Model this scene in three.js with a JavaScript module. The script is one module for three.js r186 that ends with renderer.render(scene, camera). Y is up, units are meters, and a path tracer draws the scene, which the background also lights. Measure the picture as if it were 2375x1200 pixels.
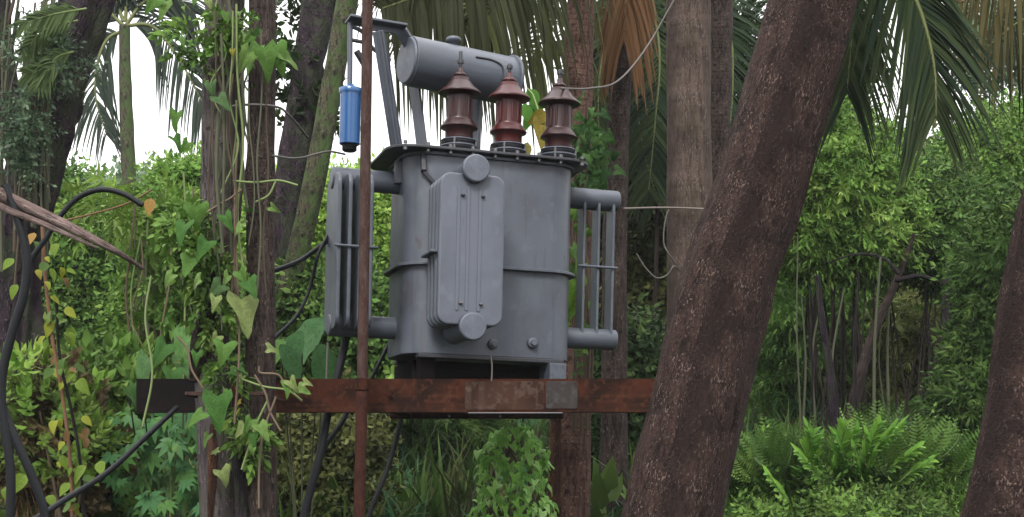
import * as THREE from 'three';
import { mergeGeometries } from 'three/addons/utils/BufferGeometryUtils.js';
import { RoundedBoxGeometry } from 'three/addons/geometries/RoundedBoxGeometry.js';

// ---------------------------------------------------------------- camera, sky, sun, exposure
const FOCAL = 3333, EYE = 1.5, HORIZON = 1100;           // the photograph's own pixels (2375 x 1200)
const scene = new THREE.Scene();
const camera = new THREE.PerspectiveCamera(2 * Math.atan(600 / FOCAL) * 180 / Math.PI, 2375 / 1200, 0.05, 900);
camera.position.set(0, EYE, 0);
camera.setViewOffset(2375, 1200, 0, -(HORIZON - 600), 2375, 1200);   // level camera, lens shifted up
camera.updateProjectionMatrix();

const renderer = new THREE.WebGLRenderer({ antialias: true });
renderer.setSize(1024, 517);
renderer.toneMapping = THREE.LinearToneMapping;
renderer.toneMappingExposure = 2.7;
renderer.shadowMap.enabled = true;

{ // bright even overcast
  const w = 256, h = 128, a = new Float32Array(w * h * 4);
  for (let j = 0; j < h; j++) for (let i = 0; i < w; i++) {
    const el = Math.max(0, Math.sin((j + 0.5 - h / 2) / h * Math.PI));
    const l = 0.6 + 0.62 * el, k = (j * w + i) * 4;
    a[k] = l; a[k + 1] = l * 0.995; a[k + 2] = l * 1.015; a[k + 3] = 1;
  }
  const sky = new THREE.DataTexture(a, w, h, THREE.RGBAFormat, THREE.FloatType);
  sky.mapping = THREE.EquirectangularReflectionMapping;
  sky.magFilter = THREE.LinearFilter; sky.minFilter = THREE.LinearFilter; sky.needsUpdate = true;
  scene.background = sky; scene.environment = sky;
}
const sun = new THREE.DirectionalLight(new THREE.Color(1, 0.97, 0.92), 1.4);
sun.position.set(-3.5, 18, 11); sun.target.position.set(0, 2, -6); sun.castShadow = true; sun.shadow.radius = 34;
sun.shadow.camera.left = -14; sun.shadow.camera.right = 14; sun.shadow.camera.top = 14; sun.shadow.camera.bottom = -14;
sun.shadow.camera.far = 60; sun.shadow.mapSize.set(2048, 2048);
scene.add(sun); scene.add(sun.target);
scene.fog = new THREE.FogExp2(new THREE.Color(0.92, 0.95, 1.0), 0.0008);

// ---------------------------------------------------------------- helpers
const V = (x, y, z) => new THREE.Vector3(x, y, z);
const P = (px, py, d) => V((px - 1187.5) / FOCAL * d, EYE + (HORIZON - py) / FOCAL * d, -d);
const M = (n, d) => n / FOCAL * d;                       // a length in pixels at a distance -> metres
function RNG(seed) { let s = seed >>> 0 || 1; return () => { s |= 0; s = s + 0x6D2B79F5 | 0; let t = Math.imul(s ^ s >>> 15, 1 | s); t = t + Math.imul(t ^ t >>> 7, 61 | t) ^ t; return ((t ^ t >>> 14) >>> 0) / 4294967296; }; }
const lerp = (a, b, t) => a + (b - a) * t, clamp = (x, a = 0, b = 1) => Math.min(b, Math.max(a, x));
const smooth = (a, b, x) => { const t = clamp((x - a) / (b - a)); return t * t * (3 - 2 * t); };
const lin = (c) => { c /= 255; return c <= 0.04045 ? c / 12.92 : Math.pow((c + 0.055) / 1.055, 2.4); };
const srgb = (c) => { c = clamp(c); return 255 * (c <= 0.0031308 ? c * 12.92 : 1.055 * Math.pow(c, 1 / 2.4) - 0.055); };
const C = (r, g, b, k = 1) => new THREE.Color().setRGB(lin(r) * k, lin(g) * k, lin(b) * k);

const used = {};
function numbered(n) { const k = used[n] = (used[n] ?? -1) + 1; return k ? `${n}_${String(k).padStart(3, '0')}` : n; }
function tag(o, label, category, group, kind) {
  o.userData.label = label; o.userData.category = category;
  if (group) o.userData.group = group;
  if (kind) o.userData.kind = kind;
  return o;
}
function thing(name, label, category, pos = V(0, 0, 0), group) {
  const o = new THREE.Group(); o.name = numbered(name); o.position.copy(pos); scene.add(o);
  return tag(o, label, category, group);
}
// a mesh whose geometry is given in world space when its parent is a thing placed without turning
function part(name, geo, mat, parent, label, local = false) {
  if (Array.isArray(geo)) geo = geo.length > 1 ? mergeGeometries(geo.map(clean)) : geo[0];
  const m = new THREE.Mesh(geo, mat); m.name = numbered(name); m.castShadow = m.receiveShadow = true;
  if (!local && parent !== scene) { let q = parent; const off = V(0, 0, 0); while (q && q !== scene) { off.add(q.position); q = q.parent; } m.position.copy(off.negate()); }
  parent.add(m);
  if (label) m.userData.label = label;
  return m;
}
function clean(g) { const q = g.index ? g.toNonIndexed() : g; for (const k of Object.keys(q.attributes)) if (!['position', 'normal', 'uv'].includes(k)) q.deleteAttribute(k); return q; }
function structure(name, geo, mat, label) { const m = part(name, geo, mat, scene); m.userData.kind = 'structure'; if (label) m.userData.label = label; return m; }

// tileable value noise
const PERM = (() => { const r = RNG(77), a = [...Array(256).keys()]; for (let i = 255; i > 0; i--) { const j = Math.floor(r() * (i + 1)); [a[i], a[j]] = [a[j], a[i]]; } return a; })();
const hash2 = (x, y) => PERM[(PERM[((x % 256) + 256) % 256] + (((y % 256) + 256) % 256)) & 255] / 255;
function vnoise(x, y, px = 256, py = 256) {
  const xi = Math.floor(x), yi = Math.floor(y), fx = x - xi, fy = y - yi, u = fx * fx * (3 - 2 * fx), v = fy * fy * (3 - 2 * fy);
  const w = (i, p) => ((i % p) + p) % p;
  const a = hash2(w(xi, px), w(yi, py)), b = hash2(w(xi + 1, px), w(yi, py)), c = hash2(w(xi, px), w(yi + 1, py)), d = hash2(w(xi + 1, px), w(yi + 1, py));
  return lerp(lerp(a, b, u), lerp(c, d, u), v);
}
function fbm(u, v, fu, fv, oct = 4) {      // u, v in 0..1, tileable
  let s = 0, a = 0.5, n = 0;
  for (let o = 0; o < oct; o++) { s += a * vnoise(u * fu + o * 17, v * fv + o * 31, fu, fv); n += a; a *= 0.55; fu *= 2; fv *= 2; }
  return s / n;
}
function texture(w, h, fn) {               // fn(u, v) -> [r, g, b linear, height]
  const a = new Uint8Array(w * h * 4), b = new Uint8Array(w * h * 4);
  for (let j = 0; j < h; j++) for (let i = 0; i < w; i++) {
    const c = fn(i / w, j / h), k = (j * w + i) * 4, q = clamp(c[3]) * 255;
    a[k] = srgb(c[0]); a[k + 1] = srgb(c[1]); a[k + 2] = srgb(c[2]); a[k + 3] = 255; b[k] = b[k + 1] = b[k + 2] = q; b[k + 3] = 255;
  }
  const mk = (d, s) => { const t = new THREE.DataTexture(d, w, h); t.wrapS = t.wrapT = THREE.RepeatWrapping; t.magFilter = THREE.LinearFilter; t.minFilter = THREE.LinearMipmapLinearFilter; t.generateMipmaps = true; if (s) t.colorSpace = THREE.SRGBColorSpace; t.needsUpdate = true; return t; };
  return { map: mk(a, true), bump: mk(b, false) };
}
const mix3 = (a, b, t) => [lerp(a[0], b[0], t), lerp(a[1], b[1], t), lerp(a[2], b[2], t)];
const L3 = (r, g, b, k) => [lin(r) * k, lin(g) * k, lin(b) * k];

// ---------------------------------------------------------------- materials
function barkMaterial({ base, dark, light, moss, mossAmount = 0, crackK = .6, fu = 40, fv = 8, speck = 0.62, rings = 0, ringK = .7, bump = 0.006, seed = 0 }) {
  const t = texture(512, 512, (u, v) => {
    const fibre = fbm(u + seed * .13, v, fu, fv, 3), broad = fbm(u, v + seed * .27, 4, 4, 4), fine = fbm(u, v, fu * 2, fv * 4, 2);
    let c = mix3(dark, base, smooth(0.25, 0.62, fibre * 0.6 + broad * 0.4));
    const sp = smooth(speck, speck + 0.12, vnoise(u * 110, v * 44, 110, 44)) * smooth(0.3, 0.6, vnoise(u * 12, v * 9, 12, 9));
    c = mix3(c, light, 0.85 * sp + 0.25 * smooth(.6, .8, fine));
    c = mix3(c, dark, .7 * smooth(.5, .72, fbm(u + .17, v + .41, 3, 2, 5)));
    const crack = smooth(0.72, 0.84, vnoise(u * 52 + 9, v * 13 + 3, 52, 13)); c = mix3(c, [dark[0] * .4, dark[1] * .4, dark[2] * .4], crack * crackK);
    let hgt = 0.5 * fibre + 0.25 * fine + 0.25 * sp - .5 * crackK * crack + 0.2;
    if (rings) { const r = Math.pow(Math.abs(Math.sin((v * rings + (broad - .5) * 1.1 + (fine - .5) * .25) * Math.PI)), 12); c = mix3(c, dark, r * ringK * smooth(.3, .6, fine + broad * .4 - .1)); hgt -= r * ringK * .5; }
    if (moss) c = mix3(c, moss, mossAmount * smooth(0.42, 0.68, fbm(u + .3, v + .6, 6, 5, 4)));
    return [...c, hgt];
  });
  return new THREE.MeshPhysicalMaterial({ map: t.map, bumpMap: t.bump, bumpScale: bump, roughness: 0.93, specularIntensity: .3 });
}
const BARK = {
  leaning: barkMaterial({ base: L3(82, 62, 56, .35), dark: L3(40, 30, 28, .34), light: L3(146, 124, 114, .4), speck: .69, crackK: .35, fu: 40, fv: 14, bump: .008, seed: 1 }),
  pale: barkMaterial({ base: L3(122, 104, 96, .42), dark: L3(72, 60, 55, .4), light: L3(166, 150, 142, .42), speck: .72, crackK: .35, rings: 5, ringK: .22, fu: 60, fv: 4, bump: .009, seed: 2, moss: L3(104, 96, 76, .5), mossAmount: .25 }),
  tan: barkMaterial({ base: L3(128, 98, 88, .46), dark: L3(82, 60, 52, .46), light: L3(170, 138, 122, .46), speck: .7, fu: 40, fv: 4, bump: .008, seed: 3, rings: 7, ringK: .4 }),
  umber: barkMaterial({ base: L3(88, 75, 69, .46), dark: L3(50, 43, 41, .46), light: L3(134, 120, 112, .48), speck: .72, fu: 40, fv: 5, bump: .008, seed: 4, rings: 6, ringK: .4 }),
  dusk: barkMaterial({ base: L3(66, 54, 62, .5), dark: L3(36, 30, 36, .5), light: L3(112, 98, 104, .5), speck: .74, fu: 24, fv: 8, bump: .014, seed: 5, moss: L3(70, 86, 54, .5), mossAmount: .45 }),
  mossy: barkMaterial({ base: L3(96, 92, 74, .5), dark: L3(52, 52, 42, .5), light: L3(140, 140, 112, .5), speck: .74, fu: 30, fv: 8, bump: .01, seed: 6, moss: L3(86, 110, 62, .5), mossAmount: .8 }),
  grey: barkMaterial({ base: L3(98, 90, 90, .5), dark: L3(60, 52, 54, .5), light: L3(134, 124, 122, .5), speck: .76, fu: 40, fv: 3, bump: .008, seed: 7, moss: L3(78, 82, 54, .5), mossAmount: .35 }),
  peeling: barkMaterial({ base: L3(104, 72, 56, .5), dark: L3(54, 36, 32, .5), light: L3(164, 124, 82, .5), speck: .6, fu: 44, fv: 3, bump: .016, seed: 8 }),
  stick: barkMaterial({ base: L3(168, 146, 140, .55), dark: L3(108, 88, 84, .5), light: L3(214, 198, 192, .6), speck: .7, fu: 40, fv: 3, bump: .006, seed: 9 }),
  twig: new THREE.MeshStandardMaterial({ color: C(84, 70, 50, .5), roughness: .9 }),
  vine: new THREE.MeshStandardMaterial({ color: C(124, 104, 82, .5), roughness: .85 }),
  greenStem: new THREE.MeshStandardMaterial({ color: C(130, 150, 84, .5), roughness: .7 }),
  liana: new THREE.MeshStandardMaterial({ color: C(88, 92, 66, .5), roughness: .9 }),
  dryVine: new THREE.MeshStandardMaterial({ color: C(128, 92, 62, .5), roughness: .9 }),
};
function paint(rgb, k, { rough = .5, dirt = L3(70, 62, 55, .5), amount = .55, streak = .9, metal = 0, bump = .0006, clearcoat = 0 } = {}) {
  const base = L3(...rgb, k);
  const t = texture(512, 512, (u, v) => {
    const cloud = fbm(u, v, 5, 5, 5), run = fbm(u, v, 40, 3, 3), fine = fbm(u, v, 90, 90, 2);
    let c = mix3(base, [base[0] * .8, base[1] * .8, base[2] * .82], smooth(.35, .7, cloud));
    c = mix3(c, dirt, amount * (smooth(.55, .8, cloud) * .6 + streak * smooth(.62, .8, run) * .5));
    c = mix3(c, L3(96, 66, 50, .4), .6 * smooth(.7, .82, fbm(u + .7, v + .1, 9, 7, 4)) * smooth(.45, .6, run));
    c = mix3(c, [base[0] * 1.35, base[1] * 1.35, base[2] * 1.35], .35 * smooth(.66, .78, fbm(u + .4, v + .2, 22, 14, 3)));
    return [...c, .5 * cloud + .5 * fine];
  });
  const r = texture(256, 256, (u, v) => { const q = clamp(rough + (fbm(u, v, 7, 7, 4) - .5) * .35, .08, 1); return [q, q, q, q]; });
  return new THREE.MeshPhysicalMaterial({ map: t.map, bumpMap: t.bump, bumpScale: bump, roughness: 1, roughnessMap: r.bump, metalness: metal, clearcoat, clearcoatRoughness: .35 });
}
const greyPaint = paint([118, 126, 140], .37, { rough: .46 });
const greyPanel = paint([124, 131, 146], .39, { rough: .5, amount: .2 });
const darkMetal = paint([66, 67, 76], .4, { rough: .5 });
const boltMetal = new THREE.MeshStandardMaterial({ color: C(120, 118, 120, .6), metalness: .7, roughness: .45 });
const porcelain = new THREE.MeshPhysicalMaterial({ color: C(82, 32, 32, .26), roughness: .42, clearcoat: .2, clearcoatRoughness: .2, specularIntensity: .6 });
const porcelainDark = new THREE.MeshPhysicalMaterial({ color: C(86, 32, 29, .24), roughness: .42, clearcoat: .2, clearcoatRoughness: .2, specularIntensity: .6 });
const porcelainRed = new THREE.MeshPhysicalMaterial({ color: C(112, 34, 30, .27), roughness: .42, clearcoat: .2, clearcoatRoughness: .2, specularIntensity: .6 });
const blueShell = new THREE.MeshPhysicalMaterial({ color: C(24, 100, 168, .52), roughness: .32, clearcoat: .5, clearcoatRoughness: .2 });
const rubber = new THREE.MeshPhysicalMaterial({ color: C(34, 36, 40, .4), roughness: .55, specularIntensity: .35 });
const wireGrey = new THREE.MeshStandardMaterial({ color: C(132, 126, 120, .38), roughness: .5, metalness: .3 });
function rustMaterial(a, b, c2, k, tar) {
  const t = texture(512, 512, (u, v) => {
    const n = fbm(u, v, 6, 6, 5), f = fbm(u + .2, v + .7, 40, 40, 3), run = fbm(u, v, 30, 3, 3);
    let c = mix3(L3(...a, k), L3(...b, k), smooth(.35, .65, n)); c = mix3(c, L3(...c2, k), smooth(.55, .75, f) * .6 + smooth(.6, .75, run) * .35);
    if (tar) c = mix3(c, L3(...tar, k), smooth(.5, .6, fbm(u + .5, v + .1, 3, 3, 3)));
    return [...c, .6 * f + .4 * n];
  });
  return new THREE.MeshPhysicalMaterial({ map: t.map, bumpMap: t.bump, bumpScale: .0022, roughness: .9, metalness: 0, specularIntensity: .2 });
}
const rust = rustMaterial([96, 55, 40], [54, 37, 31], [110, 70, 51], .37);
const rustDark = rustMaterial([58, 42, 40], [44, 32, 32], [80, 54, 46], .5);
const rustPole = rustMaterial([104, 84, 80], [84, 60, 54], [122, 102, 94], .42);
const rustPoleLow = rustMaterial([92, 56, 46], [74, 44, 38], [108, 72, 60], .4);
const shadeBlack = rustMaterial([30, 25, 26], [22, 19, 21], [50, 34, 32], .4);  // near black, shadow painted into the beam end and skid bay
const cement = rustMaterial([92, 66, 54], [72, 50, 42], [118, 98, 86], .42);
const bluePatch = rustMaterial([84, 78, 76], [72, 58, 54], [104, 106, 108], .4);

const veinTexture = (() => {
  const c = document.createElement('canvas'); c.width = 128; c.height = 256; const g = c.getContext('2d');
  g.fillStyle = '#e6e6e6'; g.fillRect(0, 0, 128, 256);
  const r = RNG(5);
  for (let i = 0; i < 420; i++) { const s = 150 + r() * 105 | 0; g.fillStyle = `rgba(${s},${s},${s},.35)`; g.fillRect(r() * 128, r() * 256, 4 + r() * 18, 3 + r() * 14); }
  g.strokeStyle = 'rgba(250,250,225,.45)'; g.lineWidth = 2.5;
  for (let y = 10; y < 256; y += 26) { g.beginPath(); g.moveTo(64, y); g.quadraticCurveTo(90, y + 12, 126, y + 40); g.stroke(); g.beginPath(); g.moveTo(64, y); g.quadraticCurveTo(38, y + 12, 2, y + 40); g.stroke(); }
  g.lineWidth = 7; g.beginPath(); g.moveTo(64, 0); g.lineTo(64, 256); g.stroke();
  const t = new THREE.CanvasTexture(c); t.colorSpace = THREE.SRGBColorSpace; return t;
})();
const leafMats = new Map();
function leafMat(r, g, b, k = .5, { veins = true, through = .4, rough = .75 } = {}) {
  const key = [r, g, b, k, veins, through, rough].join();
  if (!leafMats.has(key)) leafMats.set(key, new THREE.MeshPhysicalMaterial({ color: C(r, g, b, k), map: veins ? veinTexture : null, roughness: rough, transmission: through, thickness: 0, side: THREE.DoubleSide, ior: 1.4, specularIntensity: .3 }));
  return leafMats.get(key);
}
const tintLeaf = new THREE.MeshPhysicalMaterial({ color: 0xffffff, roughness: .7, transmission: .4, thickness: 0, side: THREE.DoubleSide, ior: 1.4, specularIntensity: .3 });

// ---------------------------------------------------------------- shapes
function tube(points, radii, { seg = 10, steps = 24, rough = 0, seed = 1, tile = .5, closed = true } = {}) {
  const curve = new THREE.CatmullRomCurve3(points, false, 'centripetal'), pos = [], nor = [], uv = [], idx = [];
  const r = (t) => { if (typeof radii === 'number') return radii; const f = t * (radii.length - 1), i = Math.min(radii.length - 2, Math.floor(f)); return lerp(radii[i], radii[i + 1], f - i); };
  const len = curve.getLength(), r0 = r(.5), turns = Math.max(1, Math.round(2 * Math.PI * r0 / tile));
  let N = null, prev = null; const rows = [];
  for (let i = 0; i <= steps; i++) {
    const t = i / steps, p = curve.getPoint(t), T = curve.getTangent(t);
    if (!N) { N = Math.abs(T.y) > .8 ? V(1, 0, 0) : V(0, 1, 0); N.addScaledVector(T, -N.dot(T)).normalize(); }
    else { N.addScaledVector(T, -N.dot(T)).normalize(); }
    const B = T.clone().cross(N), row = [];
    for (let j = 0; j <= seg; j++) {
      const a = (j % seg) / seg * Math.PI * 2, off = rough ? (vnoise(seed * 11 + (j % seg) * .9 + 3, t * len * 5 + seed * 3) - .5) * rough + (vnoise(seed * 5 + (j % seg) * .35, t * len * 1.3) - .5) * rough * 1.6 : 0;
      const d = N.clone().multiplyScalar(Math.cos(a)).addScaledVector(B, Math.sin(a));
      const q = p.clone().addScaledVector(d, r(t) * (1 + off));
      row.push(pos.length / 3); pos.push(q.x, q.y, q.z); nor.push(d.x, d.y, d.z); uv.push(j / seg * turns, t * len / tile);
    }
    rows.push(row);
  }
  for (let i = 0; i < steps; i++) for (let j = 0; j < seg; j++) { const a = rows[i][j], b = rows[i][j + 1], c = rows[i + 1][j], d = rows[i + 1][j + 1]; idx.push(a, b, c, b, d, c); }
  if (closed) for (const [k, s] of [[0, 1], [steps, -1]]) {
    const p = curve.getPoint(k / steps), n = curve.getTangent(k / steps).multiplyScalar(-s), c = pos.length / 3;
    pos.push(p.x, p.y, p.z); nor.push(n.x, n.y, n.z); uv.push(.5, .5);
    for (let j = 0; j < seg; j++) { if (s > 0) idx.push(c, rows[k][j + 1], rows[k][j]); else idx.push(c, rows[k][j], rows[k][j + 1]); }
  }
  const g = new THREE.BufferGeometry();
  g.setAttribute('position', new THREE.Float32BufferAttribute(pos, 3)); g.setAttribute('normal', new THREE.Float32BufferAttribute(nor, 3)); g.setAttribute('uv', new THREE.Float32BufferAttribute(uv, 2)); g.setIndex(idx);
  if (rough) g.computeVertexNormals();
  return g;
}
const pts = (list, d) => list.map(([x, y, dd]) => P(x, y, dd ?? d));
const trunkGeo = (list, d, o) => tube(list.map(([x, y, , dd]) => P(x, y, dd ?? d)), list.map(([, , w, dd]) => M(w / 2, dd ?? d)), { seg: 28, steps: 90, rough: .1, ...o });
function roundedRect(w, h, r) {
  const s = new THREE.Shape(), x = w / 2, y = h / 2;
  s.moveTo(-x + r, -y); s.lineTo(x - r, -y); s.absarc(x - r, -y + r, r, -Math.PI / 2, 0); s.lineTo(x, y - r); s.absarc(x - r, y - r, r, 0, Math.PI / 2);
  s.lineTo(-x + r, y); s.absarc(-x + r, y - r, r, Math.PI / 2, Math.PI); s.lineTo(-x, -y + r); s.absarc(-x + r, -y + r, r, Math.PI, Math.PI * 1.5);
  return s;
}
function slab(w, h, r, depth, bevel = .003, curve = 12) {       // rounded plate, thickness along z, centred
  const g = new THREE.ExtrudeGeometry(roundedRect(w - 2 * bevel, h - 2 * bevel, Math.max(.001, r - bevel)), { depth: depth - 2 * bevel, bevelEnabled: true, bevelThickness: bevel, bevelSize: bevel, bevelSegments: 3, curveSegments: curve });
  g.translate(0, 0, -depth / 2 + bevel); return g;
}
const flat = (g, y) => g.rotateX(-Math.PI / 2).translate(0, y, 0);
const box = (w, h, d, r = .004) => new RoundedBoxGeometry(w, h, d, 2, Math.min(r, w / 2.1, h / 2.1, d / 2.1));
function lathe(profile, seg = 32) { return new THREE.LatheGeometry(profile.map(([r, y]) => new THREE.Vector2(r, y)), seg); }
function along(g, a, b) {                                        // turns +y of g to b - a, origin to a
  const q = new THREE.Quaternion().setFromUnitVectors(V(0, 1, 0), b.clone().sub(a).normalize());
  return g.applyQuaternion(q).translate(a.x, a.y, a.z);
}
function rod(a, b, r, seg = 16, bevel = .002) { const l = a.distanceTo(b); return along(lathe([[0, 0], [r - bevel, 0], [r, bevel], [r, l - bevel], [r - bevel, l], [0, l]], seg), a, b); }
function bar(a, b, w, t) { const l = a.distanceTo(b); return along(box(w, l, t).translate(0, l / 2, 0), a, b); }
const bolt = (r, h) => { const g = new THREE.CylinderGeometry(r, r, h, 6); g.translate(0, h / 2, 0); return g; };

// leaves: along +y, face +z
function blade(L, W, profile, { fold = .25, curl = .3, segs = 6, wave = 0, twist = 0 } = {}) {
  const pos = [], uv = [], idx = [];
  for (let i = 0; i <= segs; i++) {
    const t = i / segs, w = W / 2 * profile(t), a = curl * t, y = L * (Math.abs(curl) > 1e-3 ? Math.sin(a) / curl : t), z = -L * (Math.abs(curl) > 1e-3 ? (1 - Math.cos(a)) / curl : 0);
    const wv = wave * Math.sin(t * 17) * w, tw = twist * t;
    pos.push(-w * Math.cos(tw), y, z + w * fold + wv - w * Math.sin(tw), 0, y, z, w * Math.cos(tw), y, z + w * fold - wv + w * Math.sin(tw)); uv.push(0, t, .5, t, 1, t);
    if (i) { const k = i * 3; idx.push(k - 3, k - 2, k, k - 2, k + 1, k, k - 2, k - 1, k + 1, k - 1, k + 2, k + 1); }
  }
  const g = new THREE.BufferGeometry();
  g.setAttribute('position', new THREE.Float32BufferAttribute(pos, 3)); g.setAttribute('uv', new THREE.Float32BufferAttribute(uv, 2)); g.setIndex(idx); g.computeVertexNormals();
  return g;
}
const PROF = {
  heart: (t) => t === 0 ? .25 : Math.pow(Math.sin(Math.PI * Math.pow(t, .42)), .8) * (1 - .12 * t) + .02,
  ovate: (t) => Math.sin(Math.PI * Math.pow(clamp(t, .001, 1), .7)) + .015,
  lance: (t) => Math.pow(Math.sin(Math.PI * Math.pow(clamp(t, .001, 1), .55)), 1.1) + .01,
  banana: (t) => Math.pow(Math.sin(Math.PI * clamp(t, .02, .985)), .55),
};
function heartLeaf(k) {                       // notched base, drawn-out tip, cupped halves
  const pos = [], uv = [], idx = [], S = 11, cols = [-1, -.62, -.28, 0, .28, .62, 1], n = cols.length, r = RNG(k * 31 + 7), W = [.42, .36, .46, .33][k], skew = (r() - .5) * .16, ph = r() * 6;
  for (let i = 0; i <= S; i++) {
    const t = i / S, w = W * (t < .18 ? lerp(.8, 1, Math.sin(t / .18 * 1.57)) : Math.pow(Math.max(0, 1 - (t - .18) / .82), .82 + .1 * k) * (1 - .18 * Math.sin((t - .18) / .82 * Math.PI))), curl = .5 + .35 * k;
    for (const c of cols) {
      const a = Math.abs(c), y = t - .2 * a * (1 - t) * (1 - t) + (a > .6 ? .012 * Math.sin(t * 26 + ph + c) : 0), ang = curl * Math.max(0, y);
      pos.push(w * c + skew * t * t, Math.sin(ang) / curl + Math.min(0, y), -(1 - Math.cos(ang)) / curl + w * (.16 + .1 * k) * Math.sin(a * 1.9) + .03 * a * Math.sin(t * 11 + ph + c * 2)); uv.push(c / 2 + .5, t);
    }
    if (i) for (let j = 0; j + 1 < n; j++) { const b = i * n + j; idx.push(b - n, b - n + 1, b, b - n + 1, b + 1, b); }
  }
  const g = new THREE.BufferGeometry(); g.setAttribute('position', new THREE.Float32BufferAttribute(pos, 3)); g.setAttribute('uv', new THREE.Float32BufferAttribute(uv, 2)); g.setIndex(idx); g.computeVertexNormals(); return g;
}
const place = (g, p, e, s = 1) => g.clone().applyMatrix4(new THREE.Matrix4().compose(p, new THREE.Quaternion().setFromEuler(e), V(s, s, s)));
const E = (x, y, z, o = 'YXZ') => new THREE.Euler(x, y, z, o);
const GEO = {
  heart: [0, 1, 2, 3].map((k) => heartLeaf(k)),
  ovate: [0, 1, 2].map((k) => blade(1, .55, PROF.ovate, { fold: .2 + k * .15, curl: .3 + .35 * k, segs: 6 })),
  lance: [0, 1].map((k) => blade(1, .2, PROF.lance, { fold: .3, curl: .5 + .5 * k, segs: 6 })),
  banana: [0, 1].map((k) => blade(1, .36, PROF.banana, { fold: .3, curl: .6 + .4 * k, segs: 14, wave: .12 })),
  palmate: [0, 1].map((k) => mergeGeometries([-2.1, -1.4, -.7, 0, .7, 1.4, 2.1].map((a) => place(blade(.62 - .07 * Math.abs(a), .2, PROF.ovate, { fold: .2, curl: .5 + .4 * k, segs: 5 }), V(0, .02, 0), E(-.15 - .12 * Math.abs(a), 0, a))))),
};
// sprigs for the small-leaved masses
function sprig(kind, seed) {
  const r = RNG(seed), out = [];
  if (kind === 'broad') for (let i = 0; i < 15; i++) {
    const h = i / 14, a = i * 2.4 + r(), L = .16 + .08 * r();
    out.push(place(blade(L, L * .5, PROF.ovate, { fold: .25, curl: .4 + r() * .6, segs: 3 }), V(Math.cos(a) * .02, h * .42, Math.sin(a) * .02), E(lerp(1.5, .5, h) + r() * .4, a, (r() - .5) * .8)));
  }
  if (kind === 'fine') for (let b = 0; b < 5; b++) {            // a twig with side twigs of small leaves
    const a = b * 2.4 + r(), q = b ? E(.5 + .5 * r(), a, 0) : E(0, 0, 0), y0 = b ? .08 + b * .06 : 0, L = b ? .26 : .46;
    for (let i = 0; i < 9; i++) {
      const t = (i + 1) / 9, l = .055 + .04 * r(), leaf = place(blade(l, l * .5, PROF.ovate, { fold: .25, curl: .4 + r() * .6, segs: 2 }), V((r() - .5) * .02, t * L, (r() - .5) * .02), E(.7 + 1.1 * r(), i * 2.4 + r(), (r() - .5) * .8));
      out.push(leaf.applyMatrix4(new THREE.Matrix4().makeRotationFromEuler(q)).translate(0, y0 - .2, 0));
    }
  }
  if (kind === 'bamboo') for (let i = 0; i < 17; i++) {
    const h = i / 16, a = i * 2.4 + r(), L = .2 + .14 * r();
    out.push(place(blade(L, L * .17, PROF.lance, { fold: .2, curl: .6 + r() * .8, segs: 3 }), V(0, h * .5, 0), E(lerp(2.2, .8, h) + (r() - .5) * .6, a, (r() - .5) * .8)));
  }
  if (kind === 'fern') for (let f = 0; f < 5; f++) {
    const a = f * 1.26 + r() * .5, q = E(.55 + .4 * r(), a, 0), L = .5;
    for (let i = 2; i < 15; i++) for (const s of [-1, 1]) {
      const t = i / 15, l = .15 * Math.sin(Math.PI * Math.pow(t, .6)) + .02;
      const leaf = blade(l, .03, PROF.lance, { fold: .1, curl: .4, segs: 2 }); leaf.applyMatrix4(new THREE.Matrix4().makeRotationFromEuler(E(0, 0, s * -1.15)));
      leaf.translate(0, t * L, -t * t * .12); leaf.applyMatrix4(new THREE.Matrix4().makeRotationFromEuler(q)); out.push(leaf);
    }
  }
  if (kind === 'grass') for (let i = 0; i < 16; i++) { const a = r() * 6.28, L = .3 + .35 * r(); out.push(place(blade(L, .022, PROF.lance, { fold: .2, curl: 1 + r(), segs: 3 }), V((r() - .5) * .12, 0, (r() - .5) * .12), E(.15 + r() * .5, a, 0))); }
  return mergeGeometries(out);
}
const SPRIG = { fine: [sprig('fine', 9), sprig('fine', 10)], broad: [sprig('broad', 1), sprig('broad', 2)], bamboo: [sprig('bamboo', 3), sprig('bamboo', 4)], fern: [sprig('fern', 5), sprig('fern', 6)], grass: [sprig('grass', 7), sprig('grass', 8)] };
// place(i, r) -> { p, e, s, c } ; two instanced meshes, one per sprig variant
function scatter(name, kind, n, where, parent, seed, mat = tintLeaf) {
  const r = RNG(seed), out = [];
  SPRIG[kind].forEach((g, v) => {
    const count = Math.ceil(n / SPRIG[kind].length), m = new THREE.InstancedMesh(g, mat, count);
    m.name = numbered(name); m.castShadow = m.receiveShadow = true; m.userData.kind = 'stuff';
    const mat4 = new THREE.Matrix4(), q = new THREE.Quaternion(); const off = parent === scene ? V(0, 0, 0) : parent.position;
    for (let i = 0; i < count; i++) {
      const w = where(r, i * 2 + v);
      m.setMatrixAt(i, mat4.compose(w.p.clone().sub(off), q.setFromEuler(w.e), V(w.s, w.s, w.s))); m.setColorAt(i, w.c);
    }
    parent.add(m); out.push(m);
  });
  return out;
}
const GREEN = {
  mid: [[94, 130, 58], [66, 98, 42], [130, 160, 80]], bright: [[126, 166, 74], [92, 132, 54], [156, 184, 94]], lime: [[150, 184, 80], [116, 160, 60], [176, 204, 110]],
  deep: [[62, 86, 42], [44, 64, 32], [88, 112, 56]], blue: [[88, 140, 96], [62, 112, 74], [128, 174, 128]], olive: [[104, 112, 60], [78, 88, 46], [140, 142, 84]],
  dry: [[122, 106, 70], [92, 78, 52], [150, 132, 92]], hazy: [[110, 136, 104], [88, 114, 88], [138, 160, 126]],
};
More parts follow.
